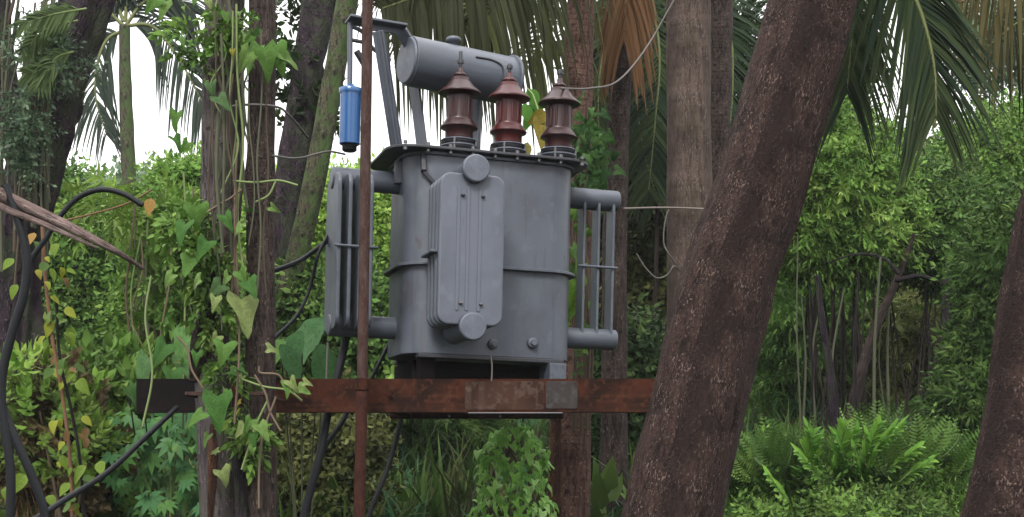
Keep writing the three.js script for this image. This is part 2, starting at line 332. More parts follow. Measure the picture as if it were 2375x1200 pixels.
function tint(r, pal, k = .42) { const [a, b, c] = GREEN[pal], t = r(), w = r(); const q = t < .5 ? mix3(a, b, w) : mix3(a, c, w * w); return C(q[0], q[1], q[2], k * (.75 + .5 * r())); }
function gauss(r) { return (r() + r() + r() - 1.5) * 1.15; }

// ---------------------------------------------------------------- ground
function groundY(x, d) {                       // d = metres in front of the camera
  const a = Math.max(0, d - 3);
  let y = .11 * Math.min(a, 12) + Math.max(0, Math.min(d, 60) - 15) * .235;
  y += smooth(60, 160, d) * 3;
  return y + (vnoise(x * .35 + 40, d * .35 + 40) - .5) * .25 * smooth(2, 8, d);
}
{
  const xs = [], zs = [];
  for (let i = -60; i <= 60; i++) xs.push(Math.sign(i) * (Math.abs(i) * .35 + Math.pow(Math.abs(i) / 60, 4) * 380));
  for (let j = -20; j <= 130; j++) zs.push(j < 0 ? j * 1.0 - Math.pow(j / 20, 4) * 300 : j * .4 + Math.pow(j / 130, 5) * 420);
  const pos = [], uv = [], idx = [], W = xs.length;
  for (const d of zs) for (const x of xs) { pos.push(x, groundY(x, d), -d); uv.push(x, d); }
  for (let j = 0; j + 1 < zs.length; j++) for (let i = 0; i + 1 < W; i++) { const a = j * W + i; idx.push(a, a + 1, a + W, a + 1, a + W + 1, a + W); }
  const g = new THREE.BufferGeometry(); g.setAttribute('position', new THREE.Float32BufferAttribute(pos, 3)); g.setAttribute('uv', new THREE.Float32BufferAttribute(uv, 2)); g.setIndex(idx); g.computeVertexNormals();
  const t = texture(512, 512, (u, v) => { const n = fbm(u, v, 6, 6, 5), f = fbm(u, v, 50, 50, 2); let c = mix3(L3(64, 58, 40, .4), L3(62, 84, 44, .4), smooth(.4, .6, n)); c = mix3(c, L3(98, 92, 58, .4), smooth(.62, .8, f)); return [...c, f]; });
  t.map.repeat.set(.5, .5); t.bump.repeat.set(.5, .5);
  structure('ground', g, new THREE.MeshStandardMaterial({ map: t.map, bumpMap: t.bump, bumpScale: .04, roughness: 1 }), 'overgrown ground rising into a wooded slope');
}

// ---------------------------------------------------------------- supports: beams and pole
const BEAM_Y = EYE + (HORIZON - 880) / FOCAL * 5.95;
{
  const H = M(76, 5.95), D = .055, x0 = P(316, 0, 5.95).x, x1 = P(1640, 0, 5.95).x, T = .007;
  const section = new THREE.Shape([[0, 0], [0, -H], [-D, -H], [-D, -H + T], [-T, -H + T], [-T, -T], [-D, -T], [-D, 0]].map(([x, y]) => new THREE.Vector2(x, y)));
  const channel = (len) => { const g = new THREE.ExtrudeGeometry(section, { depth: len, bevelEnabled: true, bevelThickness: .0015, bevelSize: .0015, bevelSegments: 2 }); return g.rotateY(-Math.PI / 2).rotateY(Math.PI).rotateY(Math.PI); };
  const t = thing('steel_platform', 'rusty brown steel channel beam carrying the grey transformer between the trunks', 'beam', V(0, BEAM_Y, -5.95));
  // the extruded section runs along -x after the turn; shift so that the web faces the camera
  const mk = (len) => channel(len).translate(len, 0, 0);
  const fix = (g) => g;                                   // web at local z = 0 side
  const turn = (g) => { g.computeBoundingBox(); const b = g.boundingBox; g.translate(-(b.min.x + b.max.x) / 2, 0, -b.max.z); return g; };
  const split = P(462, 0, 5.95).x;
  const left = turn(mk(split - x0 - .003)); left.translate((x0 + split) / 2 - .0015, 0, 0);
  const right = turn(mk(x1 - split)); right.translate((split + x1) / 2, 0, 0);
  const scaleUv = (g, k) => { const u = g.attributes.uv; for (let i = 0; i < u.count; i++) u.setXY(i, u.getX(i) * k, u.getY(i) * k); return g; };
  part('front_beam', scaleUv(fix(right), 1.4), rust, t, null, true);
  part('beam_end', scaleUv(fix(left), 1.4), shadeBlack, t, 'left end of the rusty beam with shadow painted in near black', true);  // this end is coloured near black to stand for shadow
  const rx0 = P(905, 0, 6.62).x, rx1 = P(1306, 0, 6.62).x, rear = turn(mk(rx1 - rx0)); rear.translate((rx0 + rx1) / 2, 0, -.67);
  part('rear_beam', scaleUv(rear, 1.4), rustDark, t, null, true);
  for (const px of [930, 1282]) { const x = P(px, 0, 6.3).x; part('cross_bar', box(.05, .05, .61).translate(x, -H + .028, -.06 - .305), rustDark, t, null, true); }
  // patched places on the web
  const patch = (a, b, m, th, h, dy = 0) => { const xa = P(a, 0, 5.94).x, xb = P(b, 0, 5.94).x; return part('patch', slab(xb - xa, h, .012, th, .0015).translate((xa + xb) / 2, -H / 2 + dy, th / 2 + .001), m, t, null, true); };
  patch(1078, 1262, cement, .0022, H * .88, 0);
  patch(1266, 1340, bluePatch, .003, H * .84, .002);
  part('edge_strip', box(P(1306, 0, 5.94).x - P(1085, 0, 5.94).x, .006, .02).translate((P(1306, 0, 5.94).x + P(1085, 0, 5.94).x) / 2, -H - .0045, -.008), boltMetal, t, null, true);
  for (const [px, py, r] of [[905, 914, .008], [1042, 966, .006], [1160, 966, .006]]) { const d = py > 950 ? 6.6 : 5.94, q = P(px, py, d); part('bolt', bolt(r, .012).rotateX(Math.PI / 2).translate(q.x, q.y - BEAM_Y, q.z + 5.95), py > 950 ? boltMetal : rust, t, null, true); }
  for (const [a, b] of [[428, 482], [565, 612]]) { const p = P(a, 914, 5.42), q = P(b, 916, 5.4); part('clamp_bar', box(q.x - p.x, .016, .01).translate((p.x + q.x) / 2, p.y - BEAM_Y, p.z + 5.95), rustPole, t, null, true); }
  for (const [px] of [[432], [608]]) { const p = P(px, 915, 5.42); part('clamp_bolt', rod(V(p.x, p.y - BEAM_Y, .0), V(p.x, p.y - BEAM_Y, .54), .006), rustPole, t, null, true); }
}
{
  const d = 5.78, t = thing('steel_pole', 'thin rusty steel pipe standing upright in front of the grey transformer', 'pole', V(P(833, 0, d).x, groundY(-.6, d), -d));
  const up = trunkGeo([[855, -420, 25], [852, 0, 25], [840, 880, 25]], d, { seg: 20, steps: 40, rough: .03, seed: 2, tile: .3 });
  part('pole', up, rustPole, t);
  part('lower_pole', trunkGeo([[840, 905, 26], [832, 1200, 26], [824, 1500, 26]], d, { seg: 20, steps: 30, rough: .03, seed: 3, tile: .3 }), rustPoleLow, t);
  part('collar', rod(P(840.3, 878, d), P(839.7, 906, d), M(17, d), 24), rust, t);
  part('clamp_strap', tube([P(826, 893, d + .02), P(832, 893, d + .17)], M(4, d), { seg: 8, steps: 4 }), rust, t);
}

// ---------------------------------------------------------------- the transformer
const T = thing('power_transformer', 'grey painted oil transformer with tube radiators standing on the rusty beam', 'transformer', V(-.156, BEAM_Y, -6.3));
{
  T.rotation.set(0, 17 * Math.PI / 180, -1.3 * Math.PI / 180); T.updateMatrixWorld(true);
  const LP = (px, py, d) => T.worldToLocal(P(px, py, d));
  const add = (n, g, m, p = T, label) => part(n, g, m, p, label, true);
  const W = .745, D = .46, R = .12, Y0 = .105, Y1 = .952;
  const uvScale = (g, k) => { const u = g.attributes.uv; for (let i = 0; i < u.count; i++) u.setXY(i, u.getX(i) * k, u.getY(i) * k); return g; };
  add('tank', uvScale(flat(slab(W, D, R, Y1 - Y0, .004, 20), (Y0 + Y1) / 2), 1.1), greyPaint);
  add('tank_rim', flat(slab(W + .03, D + .03, R + .015, .014, .003, 16), Y1 - .009), greyPaint);
  const lid = add('lid', uvScale(flat(slab(.9, .56, .13, .012, .003, 16), Y1 + .0065), 1.1), darkMetal);
  lid.position.x = -.015;
  for (let i = 0; i < 9; i++) { const x = -.4 + i * .097; add('lid_bolt', mergeGeometries([clean(bolt(.009, .012)), clean(bolt(.009, .012).translate(0, -.027, 0))]).translate(x, Y1 + .0145, .262), boltMetal, lid).position.x = .015; }
  for (const y of [Y0 + .375]) add('waist_band', flat(slab(W + .052, D + .052, R + .026, .012, .002, 16), y), greyPaint);
  // skid under the tank
  for (const z of [.215, -.215]) add('skid', box(W * .86, .018, .06).translate(0, Y0 - .0095, z), darkMetal);
  add('skid_foot', box(.07, Y0 - .02, .5).translate(-.27, (Y0 - .02) / 2 + .001, -.05), shadeBlack);  // left foot coloured near black for the shadow under the tank
  add('skid_foot', box(.075, Y0 - .02, .54).translate(.285, (Y0 - .02) / 2 + .001, .0), greyPaint);
  add('shade_plate', box(W * .8, Y0 - .024, .02).translate(-.02, (Y0 - .02) / 2 + .001, .12), shadeBlack);  // dark plate added where the skid bay holds only shade
  // radiators
  const HEADER = .047;
  const cap = (r, l) => lathe([[0, 0], [r, 0], [r, l - .008], [r - .003, l - .002], [r - .008, l], [0, l]], 36);
  { // front
    const x = -.166, top = .832, low = .196, r = add('radiator_front', slab(.272, .612, .045, .026, .008).translate(x, .509, .47), greyPanel);
    r.name = numbered('radiator');
    for (const dx of [-.058, -.018, .032]) add('rib', slab(.014, .5, .006, .0035, .0015).translate(x + dx, .51, .485), greyPanel, r);
    for (const z of [.295, .352, .412]) add('fin', slab(.272, .612, .045, .022, .008).translate(x, .509, z), greyPaint, r);
    for (const y of [top, low]) {
      add('header_pipe', along(cap(HEADER, .29), V(x, y, .218), V(x, y, 1)), greyPaint, r);
      add('header_cap', along(cap(HEADER + .01, .028), V(x + .004, y, .492), V(x + .004, y, 1)), greyPanel, r);
    }
    for (const [dx, y] of [[-.042, .29], [.042, .29], [-.042, .725], [.042, .725]]) add('stud', box(.016, .01, .014).translate(x + dx, y, .49), y < .5 ? boltMetal : darkMetal, r);
    add('tie_bar', box(.03, .012, .18).translate(x - .146, .5, .36), greyPaint, r);
  }
  const side = (s, fins, far, deep) => {
    const top = .853, low = .226, r = add('radiator', along(cap(HEADER, far - .34), V(s * .34, top, 0), V(s, top, 0)), greyPaint);
    add('header_pipe', along(cap(HEADER, far - .34), V(s * .34, low, 0), V(s, low, 0)), greyPaint, r);
    for (const f of fins) add('fin', slab(deep, .655, Math.min(.05, deep * .4), deep > .1 ? .017 : .013, .005).rotateY(Math.PI / 2).translate(s * f, (top + low) / 2 - .008, 0), greyPaint, r);
    add('tie_bar', rod(V(s * (fins[0] - .03), .545, deep / 2 + .006), V(s * (fins[fins.length - 1] + .02), .545, deep / 2 + .006), .006), greyPaint, r);
    return r;
  };
  side(-1, [.51, .556, .601, .646], .662, .285); side(1, [.474, .542, .612], .645, .085);
  // lifting lug and pipe at the left shoulder
  add('lifting_lug', mergeGeometries([clean(bar(V(-.315, .945, .215), V(-.315, .86, .24), .02, .03)), clean(bar(V(-.315, .866, .235), V(-.262, .81, .245), .018, .02))]), darkMetal);
  add('shoulder_pipe', mergeGeometries([clean(rod(V(-.37, .94, .05), V(-.37, .84, .05), .03)), clean(rod(V(-.37, .852, .05), V(-.33, .852, .05), .03))]), greyPaint);
  // drain valves near the base
  for (const [px, py, r] of [[1139, 800, .022], [1240, 795, .024]]) { const q = LP(px, py, 6.1); q.z = D / 2 - .002; const v = add('drain_plug', along(cap(r, .02), q, q.clone().add(V(0, 0, 1))), greyPaint); add('plug_nut', along(bolt(r * .5, .014), q.clone().add(V(0, 0, .019)), q.clone().add(V(0, 0, 1))), greyPanel, v); }
  // conservator and what carries it
  const a = LP(946, 141, 6.22), b = LP(1184, 189, 6.47), r0 = .106, ax = b.clone().sub(a).normalize(), len = a.distanceTo(b);
  const cons = add('conservator', uvScale(along(lathe([[0, 0], [r0 - .004, 0], [r0, .004], [r0, len], [r0 - .012, len + .014], [0, len + .02]], 48), a, b), 1), greyPaint);
  add('end_flange', along(cap(r0 + .01, .02), b.clone().addScaledVector(ax, -.01), b.clone().add(ax)), greyPaint, cons);
  add('end_plate', along(cap(r0 - .006, .014), a.clone().addScaledVector(ax, .002), a.clone().sub(ax)), greyPanel, cons);
  const up = V(0, 1, 0), capAt = a.clone().lerp(b, .43).add(V(0, r0 - .005, 0));
  add('filler_cap', lathe([[0, 0], [.02, 0], [.02, .02], [.034, .022], [.034, .036], [.026, .042], [0, .044]], 24).translate(capAt.x, capAt.y, capAt.z), greyPaint, cons);
  const onBody = (t, ang, k = 1.02) => { const sideV = ax.clone().cross(up).normalize(), u2 = sideV.clone().cross(ax); return a.clone().lerp(b, t).addScaledVector(sideV, Math.sin(ang) * r0 * k).addScaledVector(u2, Math.cos(ang) * r0 * k); };
  add('gauge_pipe', tube([onBody(.55, 1.15), onBody(.72, 1.15), onBody(.8, 1.35), onBody(.81, 1.9)], .005, { seg: 8, steps: 20 }), darkMetal, cons);
  const leg = (p, q, w, t, n) => add(n, bar(p, q, w, t), greyPaint);
  const yL = Y1 + .012, foot = (px, d) => { const f = LP(px, 345, d); f.y = yL; return f; };
  const l1 = leg(LP(884, 72, 6.12), foot(930, 6.2), .058, .012, 'support_bar'); { const p = LP(876, 72, 6.11), q = foot(922, 6.19); add('bar_flange', bar(p, q, .01, .05), greyPaint, l1); }
  leg(LP(960, 190, 6.36), foot(985, 6.34), .075, .012, 'support_bar');
  leg(LP(1108, 205, 6.5), foot(1103, 6.46), .034, .034, 'support_bar');
  // top bracket, breather
  const br = add('bracket', bar(LP(806, 44, 6.1), LP(938, 66, 6.2), .012, .09), greyPaint);
  add('bracket_web', bar(LP(840, 60, 6.12), LP(934, 74, 6.2), .03, .01), greyPaint, br);
  add('bracket_arm', bar(LP(930, 70, 6.2), LP(948, 100, 6.24), .05, .05), greyPaint, br);
  const bt = add('breather_pipe', rod(LP(812, 42, 6.12), LP(811, 200, 6.12), .0115), greyPaint);
  add('pipe_clip', bar(LP(812, 92, 6.12), LP(842, 98, 6.14), .012, .02), darkMetal, bt);
  add('pipe_valve', rod(LP(826, 118, 6.13), LP(845, 150, 6.15), .014), darkMetal, bt);
  add('pipe_elbow', tube([LP(812, 60, 6.12), LP(840, 74, 6.14), LP(862, 110, 6.18), LP(905, 140, 6.22)], .009, { seg: 10, steps: 20 }), greyPaint, bt);
  const p0 = LP(810, 352, 6.12), sc = M(1, 6.12);
  const shell = add('breather', lathe([[0, 16], [22, 16], [24, 18], [24, 134], [27, 135], [27, 146], [22, 148], [10, 150], [8, 156], [0, 156]].map(([x, y]) => [x * sc, y * sc]), 36).translate(p0.x, p0.y, p0.z), blueShell, T, 'blue breather canister hanging from its pipe');
  add('oil_cup', lathe([[0, 0], [13, 0], [17, 3], [17, 14], [20, 15.5], [0, 15.5]].map(([x, y]) => [x * sc, y * sc]), 28).translate(p0.x, p0.y, p0.z), rubber, shell);
  // three bushings
  const xs = [[-.135, porcelainDark], [.085, porcelainRed], [.315, porcelain]], fat = (p) => p.map(([q, y]) => [q * 1.2, y]);
  xs.forEach(([x, m], i) => {
    const g = add('bushing', lathe(fat([[0, .068], [.048, .068], [.05, .075], [.05, .112], [.066, .118], [.067, .124], [.052, .15], [.046, .16], [.045, .252], [.05, .262], [.074, .264], [.078, .268], [.074, .276], [.05, .3], [.04, .318], [.034, .322], [.033, .336], [0, .338]]), 40).translate(x, yL + .001, .12), m);
    add('flange', lathe(fat([[0, 0], [.068, 0], [.068, .012], [.055, .014], [.055, .026], [.064, .028], [.064, .04], [.054, .042], [.054, .052], [.06, .054], [.06, .0665], [0, .0665]]), 32).translate(x, yL + .001, .12), darkMetal, g);
    for (const [y, q] of [[.0125, .084], [.0385, .08], [.0645, .076]]) add('rim', lathe([[q - .02, y - .003], [q, y - .003], [q + .0015, y], [q, y + .003], [q - .02, y + .003]], 36).translate(x, yL + .001, .12), greyPanel, g);
    for (let k = 0; k < 4; k++) { const an = .5 + k * 1.571; add('stud', bolt(.006, .05).translate(x + Math.cos(an) * .075, yL + .014, .12 + Math.sin(an) * .075), boltMetal, g); }
    for (let k = 0; k < 12; k++) { const an = k / 12 * 6.283; add('flute', rod(V(x + Math.cos(an) * .053, yL + .166, .12 + Math.sin(an) * .053), V(x + Math.cos(an) * .053, yL + .248, .12 + Math.sin(an) * .053), .0055, 8), m, g); }
    const cone = add('terminal_cap', lathe([[0, .3385], [.03, .3385], [.028, .352], [.018, .36], [.012, .362], [.012, .38], [0, .38]], 24).translate(x, yL + .001, .12), m, g);
    add('terminal_rod', lathe([[0, .38], [.008, .38], [.008, i === 0 ? .45 : .42], [0, i === 0 ? .45 : .42]], 12).translate(x, yL + .001, .12), darkMetal, g);
    add('terminal_nut', bolt(.014, .014).translate(x, yL + .4, .12), darkMetal, g);
  });
}
// thin hanging wires by the tank
function cable(name, label, cat, list, d, wpx, mat, group) { return tag(part(name, tube(pts(list, d), M(wpx / 2, d), { seg: 10, steps: 60, tile: .1 }), mat, scene), label, cat, group); }
cable('tie_wire', 'thin pale wire hanging from the tank base down to the beam', 'wire', [[1138, 826, 5.96], [1141, 850, 5.94], [1140, 884, 5.93]], 5.94, 4, wireGrey);
cable('earth_wire', 'pale wire dropping straight below the left radiator', 'wire', [[760, 795], [758, 840], [757, 886]], 5.99, 5, wireGrey);
cable('jumper_wire', 'grey slack wire rising from the third bushing to upper right', 'wire', [[1300, 205, 6.2], [1370, 205, 6.6], [1430, 190, 6.8], [1500, 110, 7], [1570, -10, 7], [1640, -120, 7]], 6.8, 4.5, wireGrey);
cable('tied_wire', 'pale straight wire tied across the pale vertical trunk', 'wire', [[1448, 484, 6.6], [1530, 482, 6.8], [1590, 483, 6.92], [1652, 486, 6.95]], 6.7, 4.5, new THREE.MeshStandardMaterial({ color: C(160, 146, 138, .38), roughness: .7 }));
cable('loop_wire', 'thin drooping wire loop beside the pale trunk', 'wire', [[1476, 588], [1498, 622], [1524, 645], [1548, 638], [1562, 618], [1580, 632, 6.9], [1556, 596], [1540, 566], [1546, 500], [1552, 486]], 6.75, 3, wireGrey);
cable('black_cable', 'black cable arching over in front of the far slim palm', 'cable', [[330, 476], [285, 450], [235, 440], [185, 456], [140, 500], [104, 556], [70, 606], [60, 650]], 4.4, 13, rubber);
cable('black_cable', 'thick black cable snaking down the left edge of the view', 'cable', [[10, 430], [40, 505], [62, 600], [55, 680], [28, 770], [6, 860], [2, 930], [14, 1020], [24, 1100], [20, 1260]], 4.1, 22, rubber);
cable('black_cable', 'second black cable running beside the thick one', 'cable', [[-20, 880], [10, 960], [40, 1030], [75, 1110], [100, 1180], [110, 1260]], 4.3, 22, rubber);
cable('black_cable', 'black cable slanting from the beam end to the lower left corner', 'cable', [[410, 946, 5.9], [340, 1012, 5.6], [250, 1095, 5.3], [150, 1160, 5], [60, 1215, 4.8], [-40, 1250, 4.8]], 5.4, 13, rubber);
cable('black_cable', 'black cable running from behind the left radiator to the brown trunk', 'cable', [[800, 520, 6.3], [755, 562, 6.2], [712, 594, 6.1], [670, 616, 5.9], [630, 630, 5.8]], 6.1, 11, rubber);
cable('black_cable', 'black cable dropping in a curve from the left radiator to the trunk', 'cable', [[760, 548, 6.2], [738, 590, 6.1], [718, 670, 6.1], [690, 730, 6], [634, 786, 5.8]], 6.1, 8, rubber);
cable('black_cable', 'black cable going from the left radiator down past the beam', 'cable', [[806, 770, 6.2], [788, 850, 6.15], [762, 950, 6.1], [742, 1055, 6.05], [706, 1190, 6], [680, 1330, 5.9]], 6.1, 19, rubber);
cable('black_cable', 'grey black cable joining the thick one just below the beam', 'cable', [[812, 940, 6.3], [790, 985, 6.2], [752, 1040, 6.1], [735, 1090, 6.1], [715, 1150, 6.1]], 6.1, 13, rubber);
cable('black_cable', 'black cable leaning away below the tank', 'cable', [[905, 800, 6.5], [872, 860, 6.45], [930, 975, 6.7], [900, 1085, 6.6], [858, 1190, 6.5], [830, 1300, 6.4]].slice(2), 6.5, 12, rubber);
cable('black_cable', 'short black cable leaving the tank bottom beside the pipe', 'cable', [[900, 800, 6.4], [880, 842, 6.3], [846, 905, 6.2], [815, 960, 6.25]], 6.3, 9, rubber);
cable('thin_wire', 'pale wire wound round the brown trunk above the beam', 'wire', [[534, 247, 5.5], [570, 243, 5.42], [630, 246, 5.5], [670, 268, 5.9], [712, 318, 6.4]], 5.5, 6, wireGrey);
cable('thin_wire', 'second pale wire stretched toward the left radiator', 'wire', [[632, 362, 5.55], [700, 366, 6], [760, 352, 6.1], [800, 358, 6.2]], 5.9, 5, wireGrey);
{ // split pale stick
  const t = thing('split_stick', 'pale split dead stick slanting in from the left edge', 'stick', P(150, 530, 4.1));
  part('stick', trunkGeo([[-80, 408, 30, 4.0], [0, 450, 30], [160, 526, 24], [250, 574, 20], [332, 624, 9, 4.3]], 4.1, { seg: 12, steps: 50, rough: .35, seed: 9, tile: .2 }), BARK.stick, t);
  part('split_strip', trunkGeo([[-80, 432, 17, 4.0], [0, 478, 17], [110, 524, 14], [225, 576, 6]], 4.08, { seg: 10, steps: 40, rough: .4, seed: 10, tile: .2 }), BARK.stick, t);
}

// ---------------------------------------------------------------- palms
// leaflets of a frond along rib points; n = the way the frond's face looks
function leaflets(rib, { face = V(0, 0, 1), n = 34, len = .4, width = .024, ahead = .75, droop = .5, start = .12, seed = 1, gap = .1, sides = [-1, 1] }) {
  const curve = new THREE.CatmullRomCurve3(rib), r = RNG(seed), out = [];
  for (let i = 0; i < n; i++) for (const s of sides) {
    if (r() < gap) continue;
    const t = clamp(lerp(start, 1, (i + .3 * r()) / (n - 1)), 0, 1), p = curve.getPoint(t), tan = curve.getTangent(t);
    const side = tan.clone().cross(face).normalize().multiplyScalar(s);
    const a = ahead * lerp(.75, 1.5, t), dir = tan.clone().multiplyScalar(a).add(side).addScaledVector(face, (r() - .35) * .5).addScaledVector(tan, (r() - .5) * .35).normalize();
    const L = len * (.35 + .75 * Math.pow(Math.sin(Math.PI * clamp(.12 + t * .8)), .7)) * (r() < .1 ? .4 + .4 * r() : .82 + .34 * r()), dr = droop * (.7 + .6 * r());
    const pos = [], uv = [], idx = [], wd = dir.clone().cross(face).normalize().applyAxisAngle(dir, (r() - .5) * 1.3 + s * .35), nn = wd.clone().cross(dir);
    const K = 4;
    for (let k = 0; k <= K; k++) {
      const q = k / K, c = p.clone().addScaledVector(dir, q * L * (1 - dr * .18 * q)).add(V(0, -dr * L * q * q * .6, 0)), w = width / 2 * (k === 0 ? .6 : Math.pow(1 - q, .55) + .03) * (.8 + .4 * (L / len));
      for (const e of [-1, 0, 1]) { const v = c.clone().addScaledVector(wd, w * e).addScaledVector(nn, Math.abs(e) * w * .35); pos.push(v.x, v.y, v.z); uv.push((e + 1) / 2, q); }
      if (k) { const b = k * 3; idx.push(b - 3, b - 2, b, b - 2, b + 1, b, b - 2, b - 1, b + 1, b - 1, b + 2, b + 1); }
    }
    const g = new THREE.BufferGeometry(); g.setAttribute('position', new THREE.Float32BufferAttribute(pos, 3)); g.setAttribute('uv', new THREE.Float32BufferAttribute(uv, 2)); g.setIndex(idx); g.computeVertexNormals(); out.push(g);
  }
  return out;
}
function frond(parent, rib, o, mat, ribMat, single = false, ribW = .012) {
  const m = part('frond', tube(rib, [ribW, ribW * .8, ribW * .5, ribW * .25], { seg: 8, steps: 24 }), ribMat, parent), ls = leaflets(rib, o);
  if (single) for (const g of ls) part('leaflet', g, Array.isArray(mat) ? mat[Math.floor(Math.abs(Math.sin(g.attributes.position.getX(0) * 97)) * mat.length)] : mat, m);
  else { const s = part('leaflets', mergeGeometries(ls), Array.isArray(mat) ? mat[0] : mat, m); s.userData.kind = 'stuff'; }
  return m;
}
// fronds that radiate from a crown above the frame
function crown(parent, top, n, len, seed, mat, ribMat, skip = () => false) {
  const r = RNG(seed);
  for (let i = 0; i < n; i++) {
    const a = i / n * 6.283 + r() * .5, up = .25 + r() * .7; if (skip(a)) continue;
    const d = V(Math.cos(a), 0, Math.sin(a)); const q = (t) => top.clone().addScaledVector(d, len * t * .85).add(V(0, len * (up * t - (up + .55) * t * t), 0));
    const low = q(1).add(V(0, -len * .2, 0)), lx = -low.x / low.z * FOCAL, ly = HORIZON - (low.y - EYE) / -low.z * FOCAL;
    if (low.z < -.5 && ly > -60 && Math.abs(lx) < 1500) continue;
    frond(parent, [q(0), q(.3), q(.6), q(.85), q(1)], { face: V(0, 1, 0).addScaledVector(d, .3).normalize(), n: 34, len: len * .24, width: .03, seed: seed + i, droop: .8, ahead: .6 }, mat, ribMat);
  }
}
const FR = {
  dark: [leafMat(62, 82, 56, .5, { veins: false }), leafMat(52, 72, 50, .5, { veins: false }), leafMat(78, 96, 58, .5, { veins: false })],
  olive: leafMat(74, 80, 46, .4, { veins: false }), pale: leafMat(128, 136, 84, .45, { veins: false }), far: leafMat(82, 98, 82, .4, { veins: false }), brown: leafMat(136, 100, 68, .45, { veins: false, through: .2 }), straw: leafMat(112, 104, 62, .45, { veins: false, through: .3 }),
  rib: new THREE.MeshStandardMaterial({ color: C(124, 132, 72, .5), roughness: .7 }), dryRib: new THREE.MeshStandardMaterial({ color: C(140, 112, 78, .5), roughness: .8 }),
};
const baseAt = (px, d) => V(P(px, 0, d).x, groundY(P(px, 0, d).x, d), -d);
{ // big leaning palm
  const d = 5.3, t = thing('palm_tree', 'thick dark palm trunk leaning right across the beam end', 'palm tree', baseAt(1500, d));
  part('trunk', trunkGeo([[2072, -640, 176], [1990, -300, 188], [1907, -60, 196], [1862, 100, 200], [1772, 400, 208], [1690, 640, 212], [1624, 900, 218], [1556, 1200, 226], [1500, 1480, 250]].reverse(), d, { seg: 44, steps: 150, rough: .11, seed: 4, tile: .36 }), BARK.leaning, t);
  frond(t, pts([[2075, -560], [2060, -260], [2092, -80], [2140, 40], [2168, 160], [2172, 270]], 5.75), { n: 100, len: .4, width: .017, ahead: 1.25, droop: .6, start: .02, seed: 21, gap: .04 }, FR.dark, FR.rib, true, .016);
  frond(t, pts([[2060, -580], [2000, -300], [1975, -90], [1975, 70], [1965, 210]], 6.1), { n: 80, len: .44, width: .018, ahead: 1.2, droop: .5, start: .05, seed: 22, gap: .06, face: V(.35, 0, 1).normalize() }, FR.dark, FR.rib, true, .014);
  crown(t, P(2082, -650, d), 9, 2.3, 30, FR.dark, FR.rib, (a) => Math.sin(a) > .3);
}
{ // palm behind the transformer
  const d = 7.6, t = thing('palm_tree', 'tan ringed palm trunk rising behind the third bushing', 'palm tree', baseAt(1320, d));
  part('trunk', trunkGeo([[1360, -640, 58], [1350, -200, 60], [1346, 0, 62], [1340, 150, 68], [1334, 300, 76], [1330, 600, 84], [1324, 900, 92], [1320, 1100, 100], [1318, 1400, 112]].reverse(), d, { rough: .1, seed: 6, tile: .4 }), BARK.tan, t);
  part('bark_strip', trunkGeo([[1292, 960, 20], [1290, 1080, 30], [1284, 1220, 34], [1280, 1380, 30]], 7.4, { rough: .5, seed: 61, tile: .3 }), BARK.peeling, t, 'dark red brown strip of peeling bark');
  frond(t, pts([[1345, -420, 7.6], [1250, -170, 7.4], [1120, -60, 7.2], [1000, -20, 7.1], [885, 20, 7]], 7.2), { n: 100, len: .5, width: .024, ahead: .25, droop: 1.5, start: .1, seed: 41, gap: .02 }, FR.olive, FR.rib, true, .014);
  frond(t, pts([[1350, -420, 7.6], [1310, -180, 7.8], [1230, -70, 8], [1150, 10, 8.1], [1100, 70, 8.2]], 8), { n: 62, len: .46, width: .022, ahead: .3, droop: 1.4, start: .1, seed: 42, gap: .14 }, FR.pale, FR.rib, true, .012);
  frond(t, pts([[1350, -420, 7.7], [1350, -150, 8.3], [1310, 0, 8.6], [1262, 90, 8.8], [1215, 160, 8.9]], 8.5), { n: 46, len: .42, width: .024, ahead: .4, droop: 1.3, start: .1, seed: 43, gap: .1 }, FR.pale, FR.rib, true, .012);
  frond(t, pts([[1345, -420, 7.6], [1200, -260, 7.9], [1090, -110, 8.2], [1030, -10, 8.4], [1000, 60, 8.4]], 8), { n: 90, len: .5, width: .026, ahead: .3, droop: 1.5, start: .1, seed: 44, gap: .02 }, FR.olive, FR.rib, false, .012);
  crown(t, P(1360, -640, d), 8, 2.2, 50, FR.olive, FR.rib, (a) => Math.sin(a) > .2);
}
